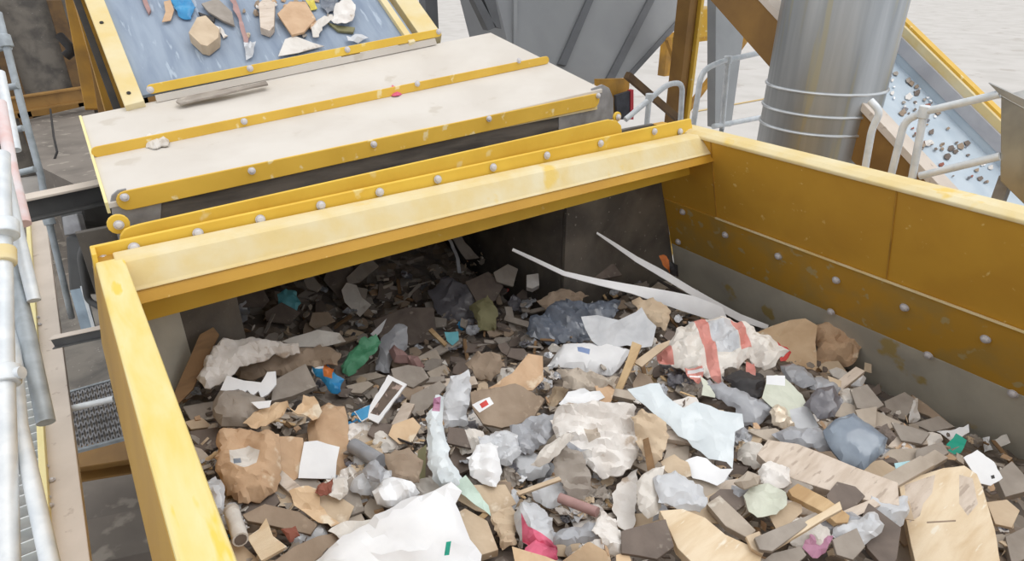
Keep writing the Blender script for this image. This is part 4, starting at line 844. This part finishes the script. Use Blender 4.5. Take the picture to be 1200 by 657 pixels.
T('packet','packet','paleblue','flat','1048,543 1065,540 1080,544 1076,552 1051,554','light blue card at the top left of the big pale board','light blue card')
T('paper_scrap','paper','white','sheet','1096,503 1114,504 1135,497 1136,505 1118,520 1108,512','white crumpled scrap above the bright teal scrap','white scrap above teal')
T('plastic_tray','plastic tray','tray','pillow','964,505 978,492 1000,484 1022,500 1040,514 1036,530 1012,551 986,541 972,525','translucent blue-grey plastic tray above the long dusty plank','blue-grey tray',dome=.03,cr=.006,w=.5)
T('plastic_film','plastic film','darkfilm','film','942,476 957,456 976,454 988,470 978,490 958,492','dark grey plastic scrap behind the blue-grey tray','dark grey plastic')
T('cardboard_box','cardboard box','greyboard','block','1036,470 1060,459 1074,468 1060,492 1040,486','grey box against the right wall with a pale roll beside it','grey box by wall',th=.05)
T('cardboard_box','cardboard box','brownboard','board','1068,462 1086,474 1118,500 1108,505 1090,488 1070,480','brown carton flap slanting along the right wall',None)
T('paper_roll','paper roll','dirtywhite','crumple','1061,470 1074,468 1078,490 1066,494','crumpled grey-white roll in front of the grey box','grey-white roll',sp=4)
T('cardboard_box','cardboard box','greyboard','board','1044,494 1068,500 1090,507 1080,520 1056,516','grey carton lid below the grey box',None)
T('cardboard_sheet','cardboard','greyboard','board','1070,496 1100,487 1119,500 1092,506','flat grey board between grey box and white scrap',None)
T('cardboard_box','cardboard box','greyboard','board','1074,526 1104,517 1112,530 1092,541 1072,536','grey carton side left of the bright teal scrap','grey carton side by teal')
T('paper_scrap','paper','white','crumple','1152,512 1160,511 1163,528 1153,530','white stub standing against the right wall near the corner','white stub',sp=4)
T('cardboard_sheet','cardboard','offwhite','sheet','1162,516 1180,508 1184,518 1168,524','small curled beige scrap against the right wall',None)
T('cardboard_box','cardboard box','greyboard','block','1166,555 1186,540 1204,560 1204,575 1178,582','grey block at the right edge below the curled beige scrap','grey block at the right edge',th=.05)
T('cardboard_sheet','cardboard','tan','board','1156,588 1180,585 1195,598 1186,618 1166,614','beige board right of the big pale board','beige board by pale board')
T('cardboard_box','cardboard box','greyboard','block','1178,628 1204,616 1210,650 1186,662','grey block at the bottom right corner','grey corner block',th=.05)
T('plastic_pipe','pipe','offwhite','pillow','971,434 980,430 993,437 988,445 976,441','white plastic pipe stub below the torn kraft bag',None,dome=.02)
T('plastic_pipe','pipe','white','pillow','990,440 1004,434 1015,443 1010,453 992,451','white bent plastic fitting below the torn kraft bag','white plastic fitting',dome=.03,sp=4)
T('cardboard_sheet','cardboard','tan','board','970,440 986,446 984,462 974,456','tan strip under the white pipe stub',None)
T('cardboard_sheet','cardboard','greyboard','board','996,456 1016,450 1036,474 1022,482 1004,478','grey plate leaning below the white plastic fitting','leaning grey plate',th=.02)
T('cardboard_sheet','cardboard','board','board','1002,480 1028,476 1026,502 1010,500','grey-beige card behind the blue-grey tray',None)
T('kraft_bag','paper bag','darkboard','crumple','1024,500 1040,496 1050,512 1042,520','dark crumpled scrap right of the blue-grey tray',None)
T('plastic_bag','plastic bag','white','bag','366,662 385,641 420,616 460,592 482,582 510,576 528,566 540,576 532,590 548,620 562,650 566,690 370,690','very large bright white bag filling the bottom edge left of centre','very large white bag',dome=.05,cr=.010,sp=11,paint=[('522,640 528,638 526,652 520,654','teal')],lift=.1)
# ---- mid-sized pieces filling the gaps between the described ones, laid first
rng = random.Random(21)
AREA = pp_('206,470 216,420 236,388 300,368 420,330 560,300 700,300 800,330 900,385 1010,400 1040,455 1200,540 1200,690 290,690')
QP = [pp_(a[4]) for a, k in QUEUE]
for a, k in QUEUE:
    if len(a) > 6 and a[6]: q = pp_(a[4]); HEROES.append((sum(p[0] for p in q)/len(q), sum(p[1] for p in q)/len(q), a[6]))
def where(x, y):
    hx_, hy_, ref = min(HEROES, key=lambda t: (t[0]-x)**2+(t[1]-y)**2); dx, dy = x-hx_, y-hy_
    return (('right of' if dx > 0 else 'left of') if abs(dx) > abs(dy) else ('in front of' if dy > 0 else 'behind'))+' the '+ref
MID = [('cardboard_sheet','cardboard','greyboard','board','flat grey cardboard piece'),('cardboard_sheet','cardboard','board','board','flat grey-beige board piece'),('cardboard_sheet','cardboard','tan','flat','flat beige card piece'),
 ('plastic_film','plastic film','greyfilm','film','rumpled grey film piece'),('plastic_film','plastic film','film','film','rumpled clear film piece'),('paper_sheet','paper','dirtywhite','sheet','creased dirty white paper piece'),
 ('cardboard_sheet','cardboard','brownboard','board','flat brown board piece'),('wooden_board','wood','wood_dusty','plank','dusty wooden slat'),('paper_sheet','paper','offwhite','crumple','crumpled off-white paper piece'),('cardboard_sheet','cardboard','darkboard','board','flat dark board piece'),('wooden_board','wood','board','plank','grey-beige wooden slat')]
mids = []; tries = 0; GAPN = 0
while GAPN < 150 and tries < 20000:
    tries += 1; x, y = rng.uniform(210,1195), rng.uniform(345,652)
    if not inside((x,y), AREA) or any(inside((x,y), q) for q in QP): continue
    if any((x-a)**2+(y-b)**2 < 13**2 for a, b in mids): continue
    kd = rng.choice(MID); s = (8+16*ss(340,600,y))*rng.uniform(.8,1.5); an = rng.uniform(0,3.14)
    if kd[3] == 'plank': q = [(-1.7,-.35),(1.6,-.4),(1.75,.1),(1.5,.4),(-1.6,.35)]
    else:
        n = rng.randint(4,6) if kd[3] in ('board','flat') else 8
        q = [(math.cos((i+rng.uniform(-.25,.25))*6.283/n)*rng.uniform(.8,1.2), math.sin((i+rng.uniform(-.25,.25))*6.283/n)*rng.uniform(.55,.95)) for i in range(n)]
    q = [(x+(a*math.cos(an)-b*math.sin(an))*s, y+(a*math.sin(an)+b*math.cos(an))*s*.7) for a, b in q]
    if max(p[0] for p in q) > 1205 or not all(inside(p, AREA) for p in q): continue
    mids.append((x, y)); GAPN += 1
    if hit(x, y).y > 2.6: kd = rng.choice([MID[0], MID[6], MID[9]])  # darker colours only beyond the beam, painting the opening's shade into the pieces
    o = piece(kd[0], kd[1], kd[2], kd[3], q, f'{kd[4]} {where(x,y)}', None, lift=.01)
    o['group'] = 'mid-sized flat waste pieces in the hopper'
for a, k in QUEUE:
    a = list(a)
    piece(*a[:6], None, *a[7:], **k)
# ================================================================ the fines between the pieces (nobody could count them)
def vor_mat():
    m = bpy.data.materials.new('waste_fines'); m.use_nodes = True; nt = m.node_tree; N = nt.nodes; L = nt.links; b = N['Principled BSDF']
    b.inputs['Roughness'].default_value = .9
    tc = N.new('ShaderNodeTexCoord'); vo = N.new('ShaderNodeTexVoronoi'); vo.inputs['Scale'].default_value = 15
    L.new(tc.outputs['Object'], vo.inputs['Vector']); sp = N.new('ShaderNodeSeparateColor'); L.new(vo.outputs['Color'], sp.inputs[0])
    rp = N.new('ShaderNodeValToRGB'); rp.color_ramp.interpolation = 'CONSTANT'; e = rp.color_ramp.elements
    cs = [(104,94,86),(122,111,102),(138,127,118),(112,101,90),(156,146,136),(130,114,98),(98,92,88),(146,138,130)]
    e[0].color = (*lin(cs[0]),1); e[1].position = .13; e[1].color = (*lin(cs[1]),1)
    for i, c in enumerate(cs[2:]): q = e.new(.26+i*.125); q.color = (*lin(c),1)
    L.new(sp.outputs[0], rp.inputs[0]); L.new(rp.outputs[0], b.inputs['Base Color'])
    bp = N.new('ShaderNodeBump'); bp.inputs['Strength'].default_value = .6; bp.inputs['Distance'].default_value = .02
    L.new(sp.outputs[1], bp.inputs['Height']); L.new(bp.outputs[0], b.inputs['Normal']); return m
vm = vor_mat(); vs = []; fs = []; st = .025; nx = int(3.75/st); ny = int(5.0/st)
for j in range(ny+1):
    for i in range(nx+1):
        x = -.08+i*st; y = -.1+j*st; s = Vector((x*9,y*9,0))
        vs.append(V(x, y, P(x,y)-.03+.035*noise.noise(s)+.02*noise.noise(s*2.6)))
for j in range(ny):
    for i in range(nx):
        a = j*(nx+1)+i
        xx = vs[a].x
        if vs[a].y > YW-.05 and (xx < .44 or xx > 2.32): continue
        if xx > 3.25-.33*(vs[a].z-G)+.02: continue
        fs.append([a,a+1,a+nx+2,a+nx+1])
mo = mkobj('waste_fines', vs, fs, [0]*len(fs), [vm], True); tag(mo, 'brown-grey bed of fine crushed waste under all the pieces in the hopper', 'waste', kind='stuff')
rng = random.Random(5)
AREA = pp_('206,470 216,420 236,388 300,368 420,330 560,300 700,300 800,330 900,385 1010,400 1040,455 1200,540 1200,690 290,690')
rub = MB(); rk = ['greyboard','board','tan','brownboard','darkboard','offwhite','kraft','dirtywhite','greyboard','darkboard']
cnt = 0
while cnt < 2600:
    x, y = rng.uniform(205,1200), rng.uniform(300,690)
    if not inside((x,y), AREA): continue
    h = hit(x, y); cnt += 1
    if h.y > 4.6 or h.x > 3.5 or h.x < .0: continue
    s = rng.uniform(.008,.034); an = rng.uniform(0,6.28); n = Vector((rng.gauss(0,.6),rng.gauss(0,.6),1)).normalized()
    u = n.cross(Vector((math.cos(an),math.sin(an),.1))).normalized(); w_ = n.cross(u); c = h+Vector((0,0,rng.uniform(-.015,.03)))
    k = rng.randint(3,6); el = rng.choice((1,1,.5,.3,.2))
    q = [c+(u*math.cos(t*6.283/k)+w_*math.sin(t*6.283/k)*el)*s*rng.uniform(.7,1.2) for t in range(k)]
    rub.prism(q, n*rng.choice((.002,.004,.01)), pal[rng.choice(rk)])
ro = rub.build('waste_crumbs'); tag(ro, 'tiny chips of board, paper and wood strewn all over the waste', 'waste', kind='stuff')
# ================================================================ smaller loose pieces, each one its own object
def proto(kind, key, seed):
    r = random.Random(seed); L = 1.0
    if kind == 'chip':
        k = r.randint(4,6); q = [(math.cos((i+r.uniform(-.25,.25))*6.283/k)*r.uniform(.7,1.1)*60, math.sin((i+r.uniform(-.25,.25))*6.283/k)*r.uniform(.5,.8)*60) for i in range(k)]; sp, rag, cr, th, sm = 24,2,1,r.choice((6,12,18)),True
    elif kind == 'strip':
        q = [(-75,-10),(70,-14),(78,6),(60,12),(-70,9)]; q = [(x+r.uniform(-6,6),y+r.uniform(-4,4)) for x,y in q]; sp, rag, cr, th, sm = 24,1,1,r.choice((6,14)),True
    elif kind == 'crumple':
        k = 9; q = [(math.cos(i*6.283/k)*r.uniform(.6,1.1)*60, math.sin(i*6.283/k)*r.uniform(.45,1)*60) for i in range(k)]; sp, rag, cr, th, sm = 8,3,11,3,False
    else:
        k = 7; q = [(math.cos(i*6.283/k)*r.uniform(.6,1.1)*65, math.sin(i*6.283/k)*r.uniform(.4,.9)*60) for i in range(k)]; sp, rag, cr, th, sm = 14,2,14,2,True
    v2, F, b = tri2d(q, sp, rag, r); V3 = []
    for (x,y) in v2:
        s = Vector((x/45+seed,y/45,0)); z = cr*(1-2.2*abs(noise.noise(s)))+cr*.7*(1-2.4*abs(noise.noise(s*2.3)))+(cr*.4*(1-3*abs(noise.noise(s*5))) if kind=='crumple' else 0)
        V3.append(Vector((x,y,z))/1000)
    vs, fs, mi = sheetmesh('p', V3, F, Vector((0,0,1)), th/1000, None, [0]*len(F), sm)
    me = bpy.data.meshes.new(kind); me.from_pydata(vs, [], fs); me.update()
    bm = bmesh.new(); bm.from_mesh(me); bmesh.ops.recalc_face_normals(bm, faces=bm.faces); bm.to_mesh(me); bm.free()
    me.materials.append(pal[key])
    for p in me.polygons: p.use_smooth = True
    if 1: me.set_sharp_from_angle(angle=math.radians(35))
    return me
KINDS = [('chip','greyboard','cardboard_scrap','cardboard','grey cardboard scrap',70),('chip','board','cardboard_scrap','cardboard','grey-beige board chip',60),('chip','tan','cardboard_scrap','cardboard','beige card scrap',50),
 ('chip','kraft','cardboard_scrap','cardboard','tan kraft scrap',26),('chip','darkboard','cardboard_scrap','cardboard','dark brown board scrap',36),
 ('strip','wood','wood_splinter','wood','pale wood splinter',30),('strip','greyboard','wood_splinter','wood','grey wood splinter',44),('strip','wood_dark','wood_splinter','wood','brown wood splinter',22),
 ('crumple','dirtywhite','paper_scrap','paper','crumpled dirty white scrap',42),('crumple','white','paper_scrap','paper','crumpled white scrap',18),('crumple','greyboard','paper_scrap','paper','crumpled grey paper',34),('crumple','tan','paper_scrap','paper','crumpled beige paper',34),
 ('film','film','film_scrap','plastic film','clear film scrap',34),('film','greyfilm','film_scrap','plastic film','grey film scrap',30),('film','darkfilm','film_scrap','plastic film','dark plastic scrap',24),
 ('crumple','red','packet_scrap','packet','small red plastic scrap',4),('crumple','blue','packet_scrap','packet','small blue plastic scrap',4)]
GRP = {'cardboard_scrap':'loose cardboard scraps in the hopper','wood_splinter':'loose wood splinters in the hopper','paper_scrap':'loose crumpled paper scraps in the hopper','film_scrap':'loose plastic film scraps in the hopper','packet_scrap':'small coloured plastic scraps in the hopper'}
used = {}
for ki, (kind, key, name, cat, words, n) in enumerate(KINDS):
    ms = [proto(kind, key, ki*17+s) for s in range(4 if n > 10 else 1)]
    k = 0; first = {}; n = int(n*(.75 if kind=='crumple' else 1.25)) if n > 10 else n
    while k < n:
        x, y = rng.uniform(205,1198), rng.uniform(320,650)
        if not inside((x,y), AREA) or (y < 400 and rng.random() < .35): continue
        if any(inside((x,y), q) for q in QP) and rng.random() > .02: continue
        gap = min(min(dseg((x,y), q[i], q[(i+1)%len(q)]) for i in range(len(q))) for q in QP)
        h = hit(x, y)
        if h.y > 4.4 or h.x > 3.5 or h.x < .08: continue
        if h.y > 2.5 and key in ('white','dirtywhite','tan','kraft','film','wood','board'):  # pale scraps mostly left out here, so their colours deepen the opening's shade
            if rng.random() < .92: continue
        smax = gap/(.045*FPX/(h-O).dot(FW))
        if smax < .35: continue
        k += 1
        me = ms[k % len(ms)]
        o = bpy.data.objects.new(name, me) if me.name not in first else first[me.name].copy()
        first.setdefault(me.name, o); COL.objects.link(o)
        s = rng.choice((rng.uniform(.8,1.3),rng.uniform(1.3,2.3)))*(.4 if 'packet' in name else 1); s = min(s, smax); o.scale = (s,s,s)
        tc = (O-h).normalized(); nn = (Vector((0,0,1))+tc*rng.uniform(0,.5)+Vector((rng.gauss(0,.28),rng.gauss(0,.28),0))).normalized()
        q = nn.to_track_quat('Z','Y').to_matrix().to_4x4() @ Matrix.Rotation(rng.uniform(0,6.28),4,'Z'); o.rotation_euler = q.to_euler()
        o.location = h+Vector((0,0,rng.uniform(.01,.045)))
        hx_, hy_, ref = min(HEROES, key=lambda t: (t[0]-x)**2+(t[1]-y)**2)
        dx, dy = x-hx_, y-hy_
        rel = ('right of' if dx > 0 else 'left of') if abs(dx) > abs(dy) else ('in front of' if dy > 0 else 'behind')
        sz = 'large ' if s > 1.75 else ('small ' if s < 1.0 and 'small' not in words else '')
        tag(o, f'{sz}{words} lying {rel} the {ref}', cat, GRP[name])
# ================================================================ loose waste on the inclined conveyor
def onbelt(name, cat, key, sty, poly, label, off=.01, **kw):
    return piece(name, cat, key, sty, poly, label, None, plane=(a_belt+bn*off, bn), **kw)
a_belt = belt(166,112,-.03)
B_ = onbelt
B_('wood_block','wood','tan','block','221,38 231,20 241,18 257,34 256,44 243,54 235,52','beige wooden block lying alone on the lower belt',.08,th=.07)
B_('wooden_stick','wood','mauve','board','164,-8 170,-6 177,12 174,16 168,4','small dark-tipped stick at the top left of the belt',.02)
B_('cardboard_sheet','cardboard','kraft','flat','192,2 200,0 204,12 200,24 190,26 194,14','curved orange-tan card left of the blue plastic on the belt',.02)
B_('plastic_bag','plastic bag','blue','crumple','200,-6 222,-8 230,10 224,22 212,20 204,8','crumpled blue plastic on the belt',.02)
B_('cardboard_sheet','cardboard','greyboard','board','236,4 255,-2 272,14 275,30 262,24 244,14','grey board scrap above the wooden block on the belt',.03)
B_('rubber_strip','rubber','black','board','232,14 252,21 251,26 236,20','black strip under the grey board on the belt',.02)
B_('paper_scrap','paper','dirtywhite','crumple','252,30 262,34 267,40 262,44','white crumb beside the wooden block on the belt',.02,sp=4)
B_('plastic_film','plastic film','mauve','sheet','268,-6 274,-4 284,24 291,44 290,54 285,50 282,36 276,16','long pinkish twisted ribbon lying down the belt',.03)
B_('plastic_film','plastic film','film','film','286,52 300,50 296,68 288,70','clear film end of the ribbon on the belt',.02)
B_('wood_block','wood','wood_dusty','block','303,4 312,-4 322,4 321,30 316,36 305,32','pale upright wood chunk on the belt',.06,th=.05)
B_('cardboard_sheet','cardboard','kraft','board','325,16 340,2 358,2 370,22 356,38 342,41','pentagonal tan cardboard piece in the middle of the belt',.04)
B_('paper_sheet','paper','offwhite','flat','326,66 334,46 345,42 366,50 380,54 350,62','pale sheet against the rear strip on the belt',.02)
B_('cloth','cloth','dirtywhite','crumple','388,22 394,6 408,-6 418,4 416,18 404,30 396,28','crumpled white cloth on the right of the belt',.05)
B_('cardboard_sheet','cardboard','olive','board','384,26 396,30 416,32 414,38 396,36','greenish flat scrap under the white cloth on the belt',.02)
B_('paper_scrap','paper','offwhite','crumple','364,30 376,22 390,16 392,22 378,32 374,46 366,44','torn white paper strip left of the white cloth on the belt',.03)
B_('plastic_bag','plastic bag','blackbag','crumple','376,-6 394,-8 396,8 384,14 376,6','black plastic scrap at the top edge of the belt',.03)
B_('packet','packet','yellow','crumple','358,0 368,-2 372,8 364,10','small yellow scrap at the top edge of the belt',.03,sp=4)
B_('plastic_film','plastic film','film','film','406,44 424,42 432,44 420,50 408,50','small clear film scrap touching the rear strip on the belt',.02)
for i in range(26):
    x, y = rng.uniform(285,425), rng.uniform(-10,44); s = rng.uniform(2,5)
    key = rng.choice(['greyboard','tan','dirtywhite','brownboard','kraft','darkboard'])
    cname = {'greyboard':'grey','tan':'beige','dirtywhite':'dirty white','brownboard':'brown','kraft':'tan','darkboard':'dark brown'}[key]
    o = B_('belt_scrap','scrap',key,'crumple',[(x+math.cos(t*1.05)*s*rng.uniform(.6,1.3),y+math.sin(t*1.05)*s*rng.uniform(.6,1.3)) for t in range(6)],f'small {cname} scrap among the litter high on the blue-grey belt',.015,sp=3,cr=.01)
    o['group'] = 'small scraps on the inclined belt'
# things lying on the cover plate
cvn = (FR-FL).cross(ML-FL).normalized(); cvn = cvn if cvn.z > 0 else -cvn
cvr = (BR-BL).cross(ML-BL).normalized(); cvr = cvr if cvr.z > 0 else -cvr
piece('stone','stone','offwhite','bag','168,162 176,157 192,156 199,160 197,170 184,174 170,172','pale dusty stone lying over the middle strip of the cover plate',plane=(ML+cvn*.01,cvn),dome=.04,cr=.004,sp=4)
piece('wooden_stick','wood','greyboard','board','206,119 209,115 312,95 314,98 211,121','thin weathered stick lying on the rear cover plate',plane=(BL+cvr*.022,cvr),th=.012)
piece('plastic_scrap','scrap','pink','crumple','456,106 460,101 468,103 472,108 466,112 458,111','little pink scrap on the middle strip of the cover plate',plane=(ML+cvn*.02,cvn),sp=3,cr=.01)
piece('paper_scrap','paper','offwhite','crumple','598,74 610,70 618,76 608,82 599,80','tiny crumpled film near the right end of the middle strip',plane=(ML+cvn*.02,cvn),sp=3,cr=.01)
# small debris on the discharge belt
for i in range(190):
    x = rng.uniform(1035,1168); y = rng.uniform(60,214)
    lo = 120+1.07*(x-1026)-6; hi = 55+1.02*(x-1044)+14
    if not (hi < y < lo): continue
    s = rng.choice((rng.uniform(1,2.4),rng.uniform(2,5))); key = rng.choice(['darkboard','brownboard','greyboard','white','darkfilm','rust','dirtywhite','darkboard'])
    cname = {'darkboard':'dark brown','brownboard':'brown','greyboard':'grey','white':'white','darkfilm':'charcoal','rust':'reddish','dirtywhite':'off-white'}[key]
    wh = 'upper' if y < 110 else ('middle' if y < 160 else 'lower')
    o = piece('belt_crumb','scrap',key,'crumple',[(x+math.cos(t*1.26)*s*rng.uniform(.6,1.3),y+math.sin(t*1.26)*s*rng.uniform(.5,1.1)) for t in range(5)],f'{cname} crumb on the {wh} part of the pale blue discharge belt',plane=(q0+rn*.012,rn),sp=3,cr=.006)
    o['group'] = 'crumbs on the discharge belt'
for o in list(COL.objects):
    if o.get('kind') == 'structure' and not o.name.startswith(('ground','floor')): pass
